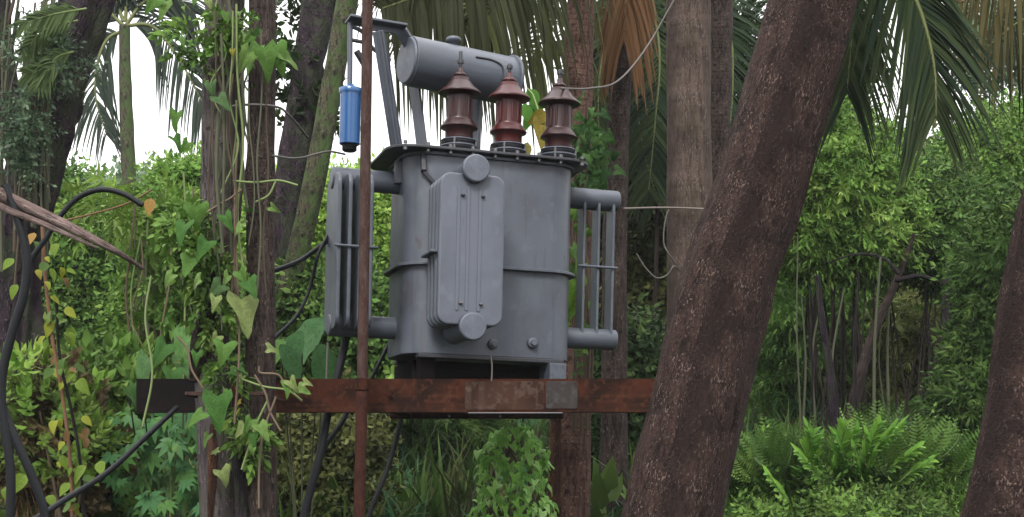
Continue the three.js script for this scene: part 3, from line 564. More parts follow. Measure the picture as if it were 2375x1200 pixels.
{ // dark palm with a dead frond
  const d = 8.4, t = thing('palm_tree', 'slim dark palm trunk with a dead orange frond hanging down it', 'palm tree', baseAt(1440, d));
  part('trunk', trunkGeo([[1462, -500, 50], [1450, -100, 52], [1440, 100, 54], [1434, 300, 54], [1428, 500, 56], [1424, 900, 62], [1424, 1300, 70]].reverse(), d, { rough: .1, seed: 7, tile: .4 }), BARK.umber, t);
  frond(t, pts([[1440, -230], [1450, -120], [1452, -20], [1448, 70]], 8.1), { n: 44, len: .42, width: .03, ahead: 2.2, droop: .9, start: .05, seed: 51, gap: 0 }, FR.brown, FR.dryRib, true, .02).userData.label = 'dead orange brown frond';
  frond(t, pts([[1462, -300], [1500, -60], [1530, 120], [1520, 280], [1505, 440]], 8.9), { n: 52, len: .44, width: .022, ahead: .8, droop: .6, seed: 52, gap: .06 }, FR.dark, FR.rib, true, .012);
  frond(t, pts([[1462, -300], [1430, -60], [1405, 80], [1388, 220], [1392, 360]], 9.2), { n: 52, len: .42, width: .022, ahead: .8, droop: .7, seed: 53, gap: .06 }, FR.dark, FR.rib, true, .012);
  frond(t, pts([[1462, -300], [1480, 0], [1472, 180], [1490, 330], [1520, 450]], 9.6), { n: 46, len: .4, width: .022, ahead: .9, droop: .5, seed: 54, gap: .1 }, FR.dark, FR.rib, false, .012);
  frond(t, pts([[1470, -300], [1620, -60], [1690, 60], [1700, 200], [1690, 330]], 9.4), { n: 46, len: .4, width: .022, ahead: .8, droop: .6, seed: 55, gap: .1 }, FR.dark, FR.rib, false, .012);
}
{ // pale straight palm
  const d = 7.2, t = thing('palm_tree', 'pale brown straight palm trunk just left of the leaning one', 'palm tree', baseAt(1590, d));
  part('trunk', trunkGeo([[1594, -600, 92], [1597, -100, 98], [1598, 100, 102], [1600, 400, 106], [1602, 700, 110], [1602, 1000, 116], [1600, 1350, 120]].reverse(), d, { rough: .06, seed: 8, tile: .45 }), BARK.pale, t);
  crown(t, P(1592, -600, d), 7, 2.2, 70, FR.olive, FR.rib, (a) => Math.sin(a) > -.1);
}
{
  const d = 8, t = thing('palm_tree', 'olive brown palm trunk half hidden between pale and leaning trunks', 'palm tree', baseAt(1660, d));
  part('trunk', trunkGeo([[1672, -600, 56], [1670, 0, 58], [1664, 300, 60], [1656, 700, 62], [1650, 1300, 70]].reverse(), d, { rough: .1, seed: 9, tile: .4 }), BARK.umber, t);
}
{ // trunk in the lower right corner
  const d = 4.9, t = thing('palm_tree', 'thick dark trunk leaning right in the lower right corner', 'palm tree', baseAt(2250, d));
  part('trunk', trunkGeo([[2700, -500, 170], [2560, 100, 178], [2480, 420, 186], [2424, 700, 200], [2384, 950, 196], [2336, 1200, 206], [2280, 1460, 216]].reverse(), d, { seg: 40, steps: 130, rough: .08, seed: 11, tile: .42 }), BARK.leaning, t);
}
{ // frond with brown leaflets at the top right
  const d = 7.2, t = thing('palm_tree', 'palm with straw brown drooping fronds at the upper right corner', 'palm tree', baseAt(2620, d));
  part('trunk', trunkGeo([[2620, -420, 60], [2610, 200, 64], [2600, 700, 70], [2600, 1300, 78]].reverse(), d, { seed: 12, tile: .4 }), BARK.umber, t);
  frond(t, pts([[2620, -420], [2500, -180], [2390, -60], [2300, -20], [2210, 10]], d), { n: 52, len: .34, width: .024, ahead: .4, droop: 1.6, seed: 61, gap: .1 }, FR.straw, FR.dryRib, true, .013);
  frond(t, pts([[2620, -420], [2540, -150], [2440, 0], [2350, 60], [2290, 110]], 7.7), { n: 46, len: .32, width: .022, ahead: .4, droop: 1.4, seed: 62, gap: .15 }, FR.olive, FR.rib, false, .012);
}
{ // slim far palm on the left
  const d = 15, t = thing('palm_tree', 'slim far palm with a whole crown of hanging grey green fronds', 'palm tree', baseAt(310, d));
  part('trunk', trunkGeo([[288, 60, 26], [290, 200, 30], [298, 400, 32], [306, 600, 34], [311, 860, 38], [314, 1060, 42]].reverse(), d, { seed: 13, tile: .5, seg: 18 }), BARK.mossy, t);
  const R = (list, seed, len = .95, extra = {}) => frond(t, pts(list, d), { n: 38, len: len * .66, width: .034, ahead: 1, droop: 1, seed, gap: .1, start: .1, ...extra }, FR.far, FR.rib, true, .022);
  R([[288, 70], [250, 90], [225, 150], [222, 230], [246, 310]], 81, .75); R([[288, 60], [350, 60], [410, 130], [450, 200], [482, 262]], 82, .8);
  R([[286, 60], [240, 20], [180, 10], [120, 50]], 84); R([[290, 60], [340, 0], [400, -10], [450, 30]], 85); R([[290, 50], [300, -60], [330, -130]], 87, .9); R([[286, 50], [250, -40], [220, -90]], 88, .9);
}

// ---------------------------------------------------------------- other trunks on the left
const leafAt = (parent, geo, mat, p, size, e) => { const m = new THREE.Mesh(geo, mat); m.name = numbered('leaf'); m.castShadow = m.receiveShadow = true; m.position.copy(p).sub(parent.position); m.rotation.copy(e); m.scale.setScalar(size); parent.add(m); return m; };
function bushFoliage(parent, blobs, d, o) {     // blobs: [px, py, rx, ry] in pixels at distance d
  const { kind = 'broad', n = 300, size = .7, pal = 'mid', k = .42, seed = 1, depth = 1, droop = .3, name = 'foliage' } = o, area = blobs.reduce((s, b) => s + b[2] * b[3], 0);
  scatter(name, kind, n, (r) => {
    let q = r() * area, b = blobs[0]; for (const x of blobs) { q -= x[2] * x[3]; if (q <= 0) { b = x; break; } }
    const dd = b[4] ?? d, c = P(b[0], b[1], dd), rx = M(b[2], dd), ry = M(b[3], dd), rz = Math.min(Math.max(rx, .3), 1.6) * depth;
    let u = V(r() * 2 - 1, r() * 2 - 1, r() * 2 - 1); while (u.length() > 1 || u.length() < .05) u = V(r() * 2 - 1, r() * 2 - 1, r() * 2 - 1);
    const cl = hash2(Math.floor(u.x * 3 + seed * 7) + 40, Math.floor(u.y * 3 + u.z * 2 + seed) + 40), out = u.clone().normalize();
    u.normalize().multiplyScalar(Math.pow(r(), .42) * (.62 + .62 * cl));
    const p = c.add(V(u.x * rx, u.y * ry, u.z * rz));
    const up = out.clone().multiplyScalar(.8).add(V(gauss(r) * .5, 1 - droop * 2 + gauss(r) * .4, gauss(r) * .5)).normalize();
    const e = new THREE.Euler().setFromQuaternion(new THREE.Quaternion().setFromUnitVectors(V(0, 1, 0), up).multiply(new THREE.Quaternion().setFromAxisAngle(V(0, 1, 0), r() * 6.28)));
    const c2 = tint(r, pal, k); c2.multiplyScalar(.7 + .6 * cl);
    return { p, e, s: size * (.7 + .6 * r()), c: c2 };
  }, parent, seed);
}
function bush(name, label, cat, px, d, blobs, o = {}, stems = 5) {
  const t = thing(name, label, cat, baseAt(px, d), o.group), r = RNG((o.seed ?? 1) * 13 + 5);
  bushFoliage(t, blobs, d, o);
  const top = blobs.reduce((a, b) => b[1] < a[1] ? b : a), base = t.position;
  for (let i = 0; i < stems; i++) {
    const b = blobs[Math.floor(r() * blobs.length)], q = P(b[0] + (r() - .5) * b[2], b[1] + (r() - .6) * b[3] * .6, (b[4] ?? d) + (r() - .5) * .4), s = base.clone().add(V((r() - .5) * .5, -.1, (r() - .5) * .4)), m = s.clone().lerp(q, .5).add(V((r() - .5) * .25, 0, (r() - .5) * .2));
    const w = o.stemW ?? .016; part('stem', tube([s, m, q], [w, w * .7, w * .3], { seg: 8, steps: 14, rough: .1, seed: i + 2 }), o.stemMat ?? BARK.twig, t);
  }
  return t;
}
{ // big dark mossy tree on the far left
  const d = 7.4, t = thing('mossy_tree', 'dark old tree with mossy hanging roots at the far left', 'tree', baseAt(30, d));
  part('trunk', trunkGeo([[330, -420, 110], [240, -120, 120], [178, 60, 124], [120, 230, 120], [72, 400, 116], [36, 600, 120], [16, 900, 130], [0, 1300, 150]].reverse(), d, { seg: 32, steps: 110, rough: .3, seed: 14, tile: .5 }), BARK.dusk, t);
  part('limb', trunkGeo([[60, 430, 60], [20, 260, 70], [-10, 100, 74], [-20, -120, 80]], 7.6, { seg: 22, steps: 60, rough: .25, seed: 15, tile: .5 }), BARK.dusk, t);
  const r = RNG(90);
  for (let i = 0; i < 26; i++) { const x = 5 + r() * 120, y = -40 + r() * 160, l = 250 + r() * 420, dd = 7.05 + r() * .3; part('hanging_root', tube(pts([[x + 30 * r(), y], [x + 8 * gauss(r), y + l * .3], [x - 20 * r(), y + l * .65], [x - 30 * r() + 10 * gauss(r), y + l]], dd), M(2 + 2.4 * r(), dd), { seg: 6, steps: 18 }), r() < .6 ? BARK.liana : BARK.twig, t); }
  bushFoliage(t, [[110, 60, 70, 50], [60, 300, 40, 170], [140, 130, 60, 30]], 7.0, { n: 64, size: .42, pal: 'hazy', seed: 91, kind: 'fine', name: 'leaf_tuft', depth: .2, k: .55, droop: .9 });
  for (const [x0, y0, x1, y1, dd] of [[180, 48, 52, 118, 6.9], [200, 20, 40, 60, 6.8], [150, 150, 60, 170, 6.9], [170, 120, 90, 200, 6.9]]) frond(t, pts([[x0, y0], [(x0 + x1) / 2, Math.min(y0, y1) + 14], [x1, y1]], dd), { n: 34, len: .1, width: .012, ahead: 1, droop: .5, seed: x0, gap: .12 }, leafMat(116, 140, 86, .42, { veins: false }), BARK.greenStem, false, .006).name = numbered('fern_frond');
}
{ // dark leaning tree
  const d = 10, t = thing('leaning_tree', 'dark tree trunk leaning behind the brown vine covered trunk', 'tree', baseAt(640, d));
  part('trunk', trunkGeo([[800, -420, 84], [752, -60, 80], [732, 60, 76], [706, 220, 70], [674, 400, 62], [654, 520, 60], [630, 900, 78], [620, 1150, 90]].reverse(), d, { rough: .25, seed: 16, tile: .5 }), BARK.dusk, t);
  bushFoliage(t, [[690, 160, 60, 40], [720, 250, 50, 60], [660, 290, 30, 50], [650, 60, 40, 70]], 10, { n: 46, size: .4, pal: 'deep', seed: 92 });
}
{
  const d = 9.2, t = thing('mossy_tree', 'slim green mossy trunk slanting up beside the blue breather', 'tree', baseAt(660, d));
  part('trunk', trunkGeo([[900, -420, 56], [822, -80, 50], [798, 40, 47], [769, 200, 47], [733, 400, 48], [702, 540, 46], [674, 640, 46], [620, 800, 64], [580, 1100, 70]].reverse(), d, { rough: .18, seed: 17, tile: .4 }), BARK.mossy, t);
}
// twin slender trunks wrapped in vines
{
  const d = 5.62, t = thing('slender_tree', 'grey slim trunk with creepers, left of the close pair', 'tree', baseAt(500, d));
  part('trunk', trunkGeo([[522, -300, 84], [520, 0, 86], [516, 200, 90], [513, 420, 92], [500, 620, 84], [488, 800, 80], [500, 1000, 88], [514, 1250, 100], [516, 1450, 110]].reverse(), d, { rough: .16, seed: 18, tile: .4 }), BARK.grey, t);
  part('bark_strip', trunkGeo([[492, 985, 10, 5.42], [494, 1060, 26, 5.4], [492, 1130, 22, 5.4], [486, 1240, 12, 5.42]], 5.4, { rough: .5, seed: 19, tile: .3, seg: 10 }), BARK.peeling, t, 'orange strip of peeling bark');
  part('dead_stub', trunkGeo([[455, 880, 34, 5.6], [462, 780, 38], [490, 700, 40], [530, 560, 44], [548, 480, 26]], 5.5, { rough: .25, seed: 20, tile: .3 }), BARK.umber, t);
}
{
  const d = 5.58, t = thing('slender_tree', 'brown ringed slim trunk with creepers, right of the close pair', 'tree', baseAt(600, d));
  part('trunk', trunkGeo([[604, -300, 58], [606, 0, 60], [606, 160, 62], [603, 350, 64], [602, 430, 76], [602, 470, 66], [604, 640, 64], [604, 800, 66], [602, 1000, 72], [600, 1250, 84], [600, 1450, 92]].reverse(), d, { rough: .1, seed: 21, tile: .4 }), BARK.umber, t);
  part('root_strand', trunkGeo([[560, 960, 22], [556, 1060, 26], [560, 1200, 28], [556, 1400, 30]], 5.5, { rough: .4, seed: 22, tile: .3 }), BARK.dusk, t);
}
// climbing vine on the pair
{
  const d = 5.4, t = thing('climbing_vine', 'leafy creeper with big heart leaves hanging on the close pair of trunks', 'vine', baseAt(540, d));
  const r = RNG(140);
  for (let i = 0; i < 22; i++) {
    const x = i < 14 ? 505 + r() * 75 : 470 + r() * 170, y0 = -60 + r() * 420, y1 = y0 + 220 + r() * 460, dd = 5.3 + r() * .14, w = 6 + r() * 24;
    part('stem', tube(pts([[x, y0], [x + w * gauss(r), lerp(y0, y1, .25)], [x + w * gauss(r), lerp(y0, y1, .5)], [x + w * gauss(r), lerp(y0, y1, .75)], [x + w * gauss(r) * 1.5, y1]], dd), M(1.6 + 2.2 * r(), dd), { seg: 6, steps: 30 }), [BARK.vine, BARK.twig, BARK.liana, BARK.greenStem][Math.floor(r() * 4)], t);
  }
  bushFoliage(t, [[430, 540, 50, 90], [480, 600, 50, 80], [505, 720, 40, 90], [520, 850, 40, 60], [580, 1000, 36, 60], [530, 60, 60, 60], [440, 90, 30, 60]], 5.42, { n: 190, size: .17, pal: 'bright', seed: 141, k: .5, droop: 1, depth: .12 });
  for (const [x, y, ex, ey] of [[540, 420, 690, 430], [560, 880, 700, 930], [600, 850, 660, 890], [620, 930, 560, 1090], [640, 920, 600, 1180], [590, 870, 650, 1000], [330, 990, 350, 640], [470, 900, 410, 780], [560, 440, 470, 500], [590, 470, 640, 420]]) part('tendril', tube(pts([[x, y], [lerp(x, ex, .3) + 16 * gauss(r), lerp(y, ey, .35)], [lerp(x, ex, .7) + 14 * gauss(r), lerp(y, ey, .7) - 8], [ex, ey]], 5.32), M(2.6, 5.32), { seg: 6, steps: 24 }), r() < .5 ? BARK.vine : BARK.greenStem, t);
  const g1 = leafMat(120, 168, 76), g2 = leafMat(150, 190, 100), g3 = leafMat(92, 146, 62), g4 = leafMat(176, 196, 120), g5 = leafMat(196, 190, 70), g6 = leafMat(104, 142, 84);
  const big = [ // x, y of the stalk end, length in pixels, tilt in the picture, material
    [596, 112, 96, 2.7, g1], [612, 112, 104, 3.15, g1], [634, 116, 92, -2.7, g1], [580, 122, 84, 2.3, g2], [650, 124, 70, -2.1, g2],
    [410, 262, 66, 2.9, g1], [402, 320, 50, -2.4, g3], [490, 195, 60, -2.9, g4], [505, 225, 60, -2.7, g2], [380, 4, 66, 2.9, g1], [362, 0, 60, 2.4, g1], [428, 88, 50, 3, g1],
    [560, 695, 118, 3.0, g2], [530, 640, 60, 2.4, g2], [512, 662, 60, 2.1, g2], [556, 632, 62, -2.5, g1], [575, 650, 66, -2.8, g3], [500, 690, 50, 2.7, g4], [520, 800, 76, 3, g1], [504, 780, 50, 2.4, g4],
    [505, 920, 110, -2.95, g3], [492, 925, 60, 2.3, g2], [512, 1092, 60, -2.9, g4], [672, 884, 56, -2.4, g4], [690, 900, 52, -2.2, g2], [664, 890, 52, 2.9, g2], [704, 888, 32, -1.8, g4],
    [582, 975, 54, 2.7, g1], [600, 985, 60, -2.6, g2], [590, 1005, 56, 3.1, g1], [568, 990, 50, 2.2, g3], [588, 1040, 44, 2.8, g4], [440, 600, 70, 2.5, g1], [430, 520, 80, 2.9, g3], [455, 480, 80, -2.9, g1],
    [400, 640, 60, 2.6, g2], [480, 560, 70, 2.6, g3], [520, 500, 60, -2.8, g1], [465, 650, 56, 2.4, g2], [628, 480, 40, -2.3, g2], [560, 520, 40, 3, g2], [436, 330, 44, 2.6, g1], [620, 810, 40, -1.5, g4], [456, 820, 50, 2.8, g1], [470, 960, 60, 2.5, g1], [484, 1010, 44, 2.8, g2],
  ];
  big.forEach(([x, y, l, a, m], i) => leafAt(t, GEO.heart[i % 4], r() < .3 ? [g1, g2, g3, g4, g6][Math.floor(r() * 5)] : m, P(x, y, 5.2 + .1 * r()), M(l * .82, 5.25), E(-.75 + .8 * r(), (r() - .5) * 1.5, a + (r() - .5) * .5, 'YXZ')));
  for (let i = 0; i < 110; i++) { const y = r() < .4 ? -20 + r() * 220 : 430 + r() * 650, x = 395 + 190 * r() + (y < 300 ? 20 : -10); if (x < 470 && y > 850 && y < 975) continue; leafAt(t, GEO.heart[i % 4], [g1, g2, g3, g1, g3, g4, r() < .2 ? g5 : g2][i % 7], P(x, y, 5.28 + .3 * r()), M(16 + 26 * r() * r(), 5.3), E(-.9 + r(), (r() - .5) * 2.4, 3.14 + gauss(r) * 1.2, 'YXZ')); }
}
{ // creeper on the tan palm, yellow leaf beside the bushings
  const t = thing('climbing_vine', 'small leafy creeper on the tan palm trunk with one yellow leaf', 'vine', baseAt(1350, 7.3)), r = RNG(150), g = [leafMat(86, 132, 66), leafMat(112, 156, 84), leafMat(66, 108, 56)];
  for (let i = 0; i < 9; i++) { const x = 1325 + r() * 60; part('stem', tube(pts([[x, 1000], [x + 12 * gauss(r), 750], [x + 14 * gauss(r), 500], [x + 16 * gauss(r), 250 + r() * 80]], 7.15 + r() * .1), .006, { seg: 6, steps: 24 }), BARK.twig, t); }
  for (let i = 0; i < 150; i++) leafAt(t, GEO.heart[i % 4], g[i % 3], P(1365 + gauss(r) * 46, 365 + gauss(r) * 105, 6.9 + .4 * r()), M(18 + 22 * r(), 7), E(-.5 + r(), (r() - .5) * 2, 3.14 + gauss(r) * 1.4, 'YXZ'));
  for (let i = 0; i < 40; i++) leafAt(t, GEO.heart[i % 4], [leafMat(128, 176, 70), g[1]][i % 2], P(1338 + gauss(r) * 22, 660 + gauss(r) * 170, 6.9 + .3 * r()), M(16 + 40 * r() * r(), 7), E(-.5 + r(), (r() - .5) * 2, 3.14 + gauss(r) * 1.2, 'YXZ'));
  leafAt(t, GEO.heart[1], leafMat(146, 200, 70), P(1332, 650, 6.8), M(84, 6.8), E(-.3, .3, 3.0)); leafAt(t, GEO.heart[0], leafMat(140, 192, 66), P(1336, 690, 6.8), M(60, 6.8), E(-.3, -.4, 2.8));
  const yl = leafMat(190, 170, 66, .4); leafAt(t, GEO.ovate[0], yl, P(1252, 268, 6.75), M(100, 6.75), E(-.5, .7, 2.88)).userData.label = 'yellow leaf'; leafAt(t, GEO.ovate[1], yl, P(1268, 262, 6.75), M(60, 6.75), E(-.2, .6, 2.1)); leafAt(t, GEO.ovate[0], leafMat(212, 200, 110), P(1224, 330, 6.75), M(50, 6.75), E(-.1, 0, 2.9));
  const gl = leafMat(112, 176, 66); leafAt(t, GEO.ovate[1], gl, P(1224, 206, 6.9), M(62, 6.9), E(-.3, .2, -2.7)); leafAt(t, GEO.ovate[2], gl, P(1246, 262, 6.9), M(60, 6.9), E(-.3, -.3, 2.3)); leafAt(t, GEO.ovate[0], gl, P(1216, 240, 6.9), M(52, 6.9), E(-.2, 0, -2.9)); leafAt(t, GEO.ovate[1], leafMat(90, 150, 60), P(1260, 230, 6.95), M(50, 6.95), E(-.2, 0, 2.6));
  part('tendril', tube(pts([[1330, 300, 6.95], [1290, 262, 6.85], [1256, 266, 6.76], [1236, 220, 6.85], [1222, 204, 6.9]], 6.9), .004, { seg: 6, steps: 24 }), BARK.greenStem, t);
}

// ---------------------------------------------------------------- bushes and undergrowth
bush('shrub', 'mid green leafy shrub behind the split dead stick', 'shrub', 190, 10.5, [[190, 660, 120, 150], [170, 800, 130, 150], [260, 610, 80, 120], [120, 520, 60, 100], [260, 820, 90, 140]], { n: 3600, size: .62, kind: 'fine', pal: 'mid', seed: 201, k: .66 }, 7);
bush('shrub', 'hazy grey green tree crown behind the slim far palm', 'shrub', 200, 18, [[180, 500, 100, 50], [340, 510, 100, 40], [250, 550, 140, 60]], { n: 900, size: 1, kind: 'fine', pal: 'hazy', seed: 202, k: .66 }, 5);
bush('shrub', 'light green tall shrub left of the grey slim trunk', 'shrub', 410, 9, [[410, 540, 70, 100], [400, 680, 80, 110], [450, 470, 60, 60], [380, 800, 80, 90]], { n: 1500, size: .6, kind: 'fine', pal: 'bright', seed: 203, k: .7 }, 6);
bush('shrub', 'yellow green sunny shrub seen between trunk and left radiator', 'shrub', 700, 12.5, [[710, 530, 80, 90], [690, 620, 80, 80], [870, 560, 60, 130], [790, 500, 60, 60], [640, 520, 50, 80]], { n: 2600, size: .75, kind: 'fine', pal: 'lime', seed: 204, k: .8 }, 5);
bush('shrub', 'green shrub below the left radiator behind the cables', 'shrub', 760, 9.5, [[700, 760, 70, 90], [800, 760, 90, 100], [740, 860, 110, 70], [880, 860, 60, 60]], { n: 1300, size: .75, kind: 'fine', pal: 'mid', seed: 205, k: .66 }, 5);
bush('dry_scrub', 'brown tangled dry scrub in the lower left', 'scrub', 130, 7, [[120, 960, 90, 110], [60, 1060, 90, 100], [180, 1080, 80, 110]], { n: 420, size: .24, pal: 'dry', seed: 206, k: .46, stemMat: BARK.dryVine, stemW: .007 }, 40);
bush('shrub', 'sparse green leaves growing through the brown dry scrub', 'shrub', 100, 6.8, [[110, 980, 110, 130], [200, 1060, 70, 120]], { n: 110, size: .26, pal: 'lime', seed: 216, k: .46 }, 4);
bush('shrub', 'low green plants at the lower left under the cable', 'shrub', 240, 7.5, [[220, 930, 90, 70], [160, 1160, 140, 70], [300, 1180, 160, 60], [330, 920, 50, 60]], { n: 520, size: .36, pal: 'bright', seed: 207, k: .5 }, 5);
bush('shrub', 'yellow green weeds beside the black cables under the beam', 'shrub', 700, 8, [[690, 1090, 50, 90], [780, 1130, 70, 90], [800, 1020, 50, 60], [650, 1000, 40, 50]], { n: 700, size: .6, kind: 'fine', pal: 'olive', seed: 208, k: .6 }, 6);
bush('shrub', 'dark green grassy slope growth under the tank', 'undergrowth', 960, 11, [[940, 1060, 130, 90], [1060, 1080, 100, 110], [900, 1150, 140, 80], [1000, 980, 150, 50]], { n: 1500, size: .5, pal: 'mid', seed: 209, k: .42, kind: 'grass', droop: .5 }, 4);
bush('shrub', 'dark shrub between the tan trunk and the leaning palm', 'shrub', 1430, 9.5, [[1430, 1040, 70, 110], [1420, 1160, 80, 80], [1460, 860, 60, 80], [1480, 960, 50, 60]], { n: 1100, size: .7, kind: 'fine', pal: 'deep', seed: 210, k: .7 }, 5);
bush('shrub', 'olive shrub behind the right radiator and pale trunk', 'shrub', 1490, 12, [[1490, 560, 60, 110], [1500, 720, 70, 120], [1400, 640, 60, 140], [1380, 800, 70, 90]], { n: 1500, size: .85, kind: 'fine', pal: 'olive', seed: 211, k: .6 }, 6);
{ // loose growth hanging in front of the left shrubs
  const t = bush('tangled_creeper', 'loose tangle of drooping light green creeper left of the close trunks', 'creeper', 400, 8, [[420, 500, 60, 70], [380, 620, 50, 90], [440, 700, 40, 90], [340, 760, 40, 80]], { n: 150, size: .26, pal: 'bright', seed: 230, k: .56, droop: .95 }, 4);
  bushFoliage(t, [[410, 480, 80, 60], [390, 600, 70, 90], [260, 480, 100, 50], [150, 470, 60, 50]], 8.3, { kind: 'bamboo', n: 130, size: .34, pal: 'lime', seed: 231, k: .56, droop: .9 });
  const r = RNG(232);
  for (let i = 0; i < 30; i++) { const x = 300 + 190 * r(), y = 380 + 220 * r(), l = 160 + 340 * r(); part('stem', tube(pts([[x, y], [x + 20 * gauss(r), y + l * .3], [x + 26 * gauss(r), y + l * .7], [x + 34 * gauss(r), y + l]], 7.6 + .5 * r()), .003 + .003 * r(), { seg: 5, steps: 16 }), [BARK.greenStem, BARK.vine, BARK.liana][i % 3], t); }
}
// right-hand thicket: several thin-stemmed trees
const thicket = [
  ['bright green airy tree right beside the leaning palm', 1930, 11, [[1930, 420, 130, 120], [1880, 540, 90, 100], [2000, 550, 110, 80], [1870, 330, 60, 90], [1990, 500, 90, 80]], 'bright', 2600, 301],
  ['bright green tall airy tree at the right edge of the thicket', 2300, 12, [[2310, 390, 110, 90], [2340, 480, 100, 110], [2240, 490, 100, 90], [2372, 320, 50, 60], [2280, 610, 110, 90]], 'bright', 2600, 302],
  ['mid green tree with the long dark side branch', 2120, 11.5, [[2120, 480, 120, 80], [2130, 560, 130, 70], [2050, 530, 100, 70], [2210, 580, 100, 70]], 'mid', 2000, 303],
  ['green leafy tree half behind the corner trunk', 2330, 9.5, [[2330, 640, 80, 110], [2310, 800, 60, 110], [2380, 540, 60, 90], [2260, 930, 60, 60]], 'mid', 1000, 304],
];
for (const [label, px, d, blobs, pal, n, seed] of thicket) {
  const t = bush('thicket_tree', label, 'tree', px, d, blobs, { kind: 'fine', n: n * 1.5, size: .6, pal, seed, k: .54, stemW: .012, stemMat: BARK.umber, droop: .3 }, 7);
  bushFoliage(t, blobs, d - .2, { kind: 'bamboo', n: n * .35, size: .26, pal, seed: seed + 20, k: .58, droop: .8 });
}
for (const [label, px, blobs, seed] of [['drooping bamboo clump in the shade right of the leaning trunk', 1880, [[1830, 760, 80, 180], [1900, 840, 90, 150], [1960, 720, 90, 130], [1800, 920, 70, 90]], 305], ['drooping bamboo clump in the shade in the middle of the thicket', 2080, [[2040, 800, 90, 160], [2140, 780, 100, 160], [2210, 880, 80, 120], [2060, 920, 120, 70]], 306]])
  bush('bamboo_clump', label, 'bamboo', px, 13.5, blobs, { kind: 'bamboo', n: 1500, size: .36, pal: seed > 305 ? 'olive' : 'mid', seed, k: 1, droop: .95, stemW: .012, stemMat: BARK.liana }, 22);
bush('thicket_tree', 'dark leafy tree filling the gap between tan and pale trunks', 'tree', 1470, 11, [[1440, 120, 90, 120], [1500, 260, 70, 130], [1410, 330, 60, 110], [1530, 60, 60, 110], [1690, 120, 60, 160], [1690, 380, 50, 120]], { kind: 'bamboo', n: 1500, size: .42, pal: 'deep', seed: 321, k: .55, droop: .7, stemW: .03, stemMat: BARK.umber }, 4);
bush('thicket_tree', 'dark leafy tree behind the hanging frond beside the leaning trunk', 'tree', 1960, 12.5, [[1920, 130, 60, 120], [1900, 270, 60, 80]], { kind: 'fine', n: 520, size: .85, pal: 'deep', seed: 322, k: .8, stemW: .03, stemMat: BARK.umber }, 4);
bush('thicket_tree', 'pale airy tree against the sky at the upper right', 'tree', 2280, 16, [[2290, 130, 90, 80], [2350, 60, 50, 60], [2220, 60, 60, 50]], { kind: 'fine', n: 150, size: 1, pal: 'hazy', seed: 323, k: .6, stemW: .03, stemMat: BARK.umber }, 5);
{ // dark bare stems and branch
  const t = thing('forked_tree', 'thin dark forked stems in the shade of the thicket', 'tree', baseAt(1960, 10.5));
  part('stem', trunkGeo([[1896, 640, 12], [1906, 740, 16], [1925, 860, 20], [1938, 1010, 24], [1944, 1150, 26]], 9.7, { seed: 31 }), BARK.dusk, t);
  part('stem', trunkGeo([[2122, 540, 8], [2104, 590, 13], [2080, 650, 18], [2036, 750, 22], [1998, 860, 25], [1970, 1000, 27], [1962, 1150, 30]], 10.6, { seed: 32, rough: .2 }), BARK.umber, t);
  part('branch', trunkGeo([[2078, 652, 11], [2130, 640, 10], [2190, 660, 9], [2250, 690, 7], [2318, 744, 4]], 10.4, { seed: 33, rough: .2 }), BARK.dusk, t);
  part('branch', trunkGeo([[2086, 636, 9], [2050, 600, 8], [1990, 590, 6], [1920, 610, 3]], 10.4, { seed: 35, rough: .2 }), BARK.dusk, t);
  { const r = RNG(360); for (let i = 0; i < 16; i++) { const x = 1800 + r() * 460, w = 4 + 6 * r(), y = 540 + 160 * r(); part('stem', trunkGeo([[x + 30 * gauss(r), y, w * .5], [x + 16 * gauss(r), lerp(y, 1000, .5), w * .8], [x + 8 * gauss(r), 1000, w], [x, 1150, w]], 10 + 1.6 * r(), { seed: 40 + i, seg: 8, steps: 24 }), r() < .6 ? BARK.dusk : BARK.liana, t); } }
  part('stem', trunkGeo([[2200, 560, 14], [2190, 760, 20], [2172, 960, 24], [2170, 1150, 26]], 11, { seed: 34 }), BARK.dusk, t);
}
// low fern bush, lower right
{
  const t = bush('fern_bush', 'bright green ferny bush in the lower right', 'bush', 1990, 8.2, [[1930, 1170, 110, 70], [2110, 1150, 90, 80], [1800, 1160, 70, 80], [2010, 1130, 70, 60], [2190, 1190, 70, 80], [1880, 1110, 50, 50], [2160, 1090, 40, 50], [1980, 1220, 260, 60, 7.8]], { n: 2000, size: .5, kind: 'fine', pal: 'bright', seed: 310, k: .52, droop: .25 }, 5);
  bushFoliage(t, [[1850, 1150, 120, 90], [2080, 1140, 140, 90], [2180, 1200, 90, 70]], 8.1, { n: 260, size: .5, kind: 'fern', pal: 'mid', seed: 312, k: .6, droop: .2 });
  const m = [leafMat(132, 186, 84, .75, { veins: false }), leafMat(152, 200, 86, .75, { veins: false })], r = RNG(311);
  for (const [x, y, a] of [[1962, 985, .1], [1988, 1000, .3], [2010, 1008, -.1], [2040, 985, .25], [2070, 995, .5], [2095, 985, .6], [1935, 1010, -.3], [1872, 992, -.2], [1886, 1005, .1], [1902, 1020, .35], [1850, 1050, -.6], [2130, 1040, .8], [2160, 1070, .9], [1780, 1100, -.5], [1980, 1040, -.1], [2030, 1050, .2]]) {
    const L = 130 + 40 * r(), bx = x - Math.sin(a) * L, by = y + Math.cos(a) * L;
    frond(t, pts([[bx, by, 7.9], [lerp(bx, x, .4) - 8 * Math.sign(a), lerp(by, y, .45), 7.75], [x, y, 7.6]], 7.7), { face: V(0, .75, .65).normalize(), n: 26, len: .12, width: .026, ahead: 1.1, droop: .25, seed: x, gap: .02 }, m, BARK.greenStem, true, .006).name = numbered('fern_frond');
  }
}
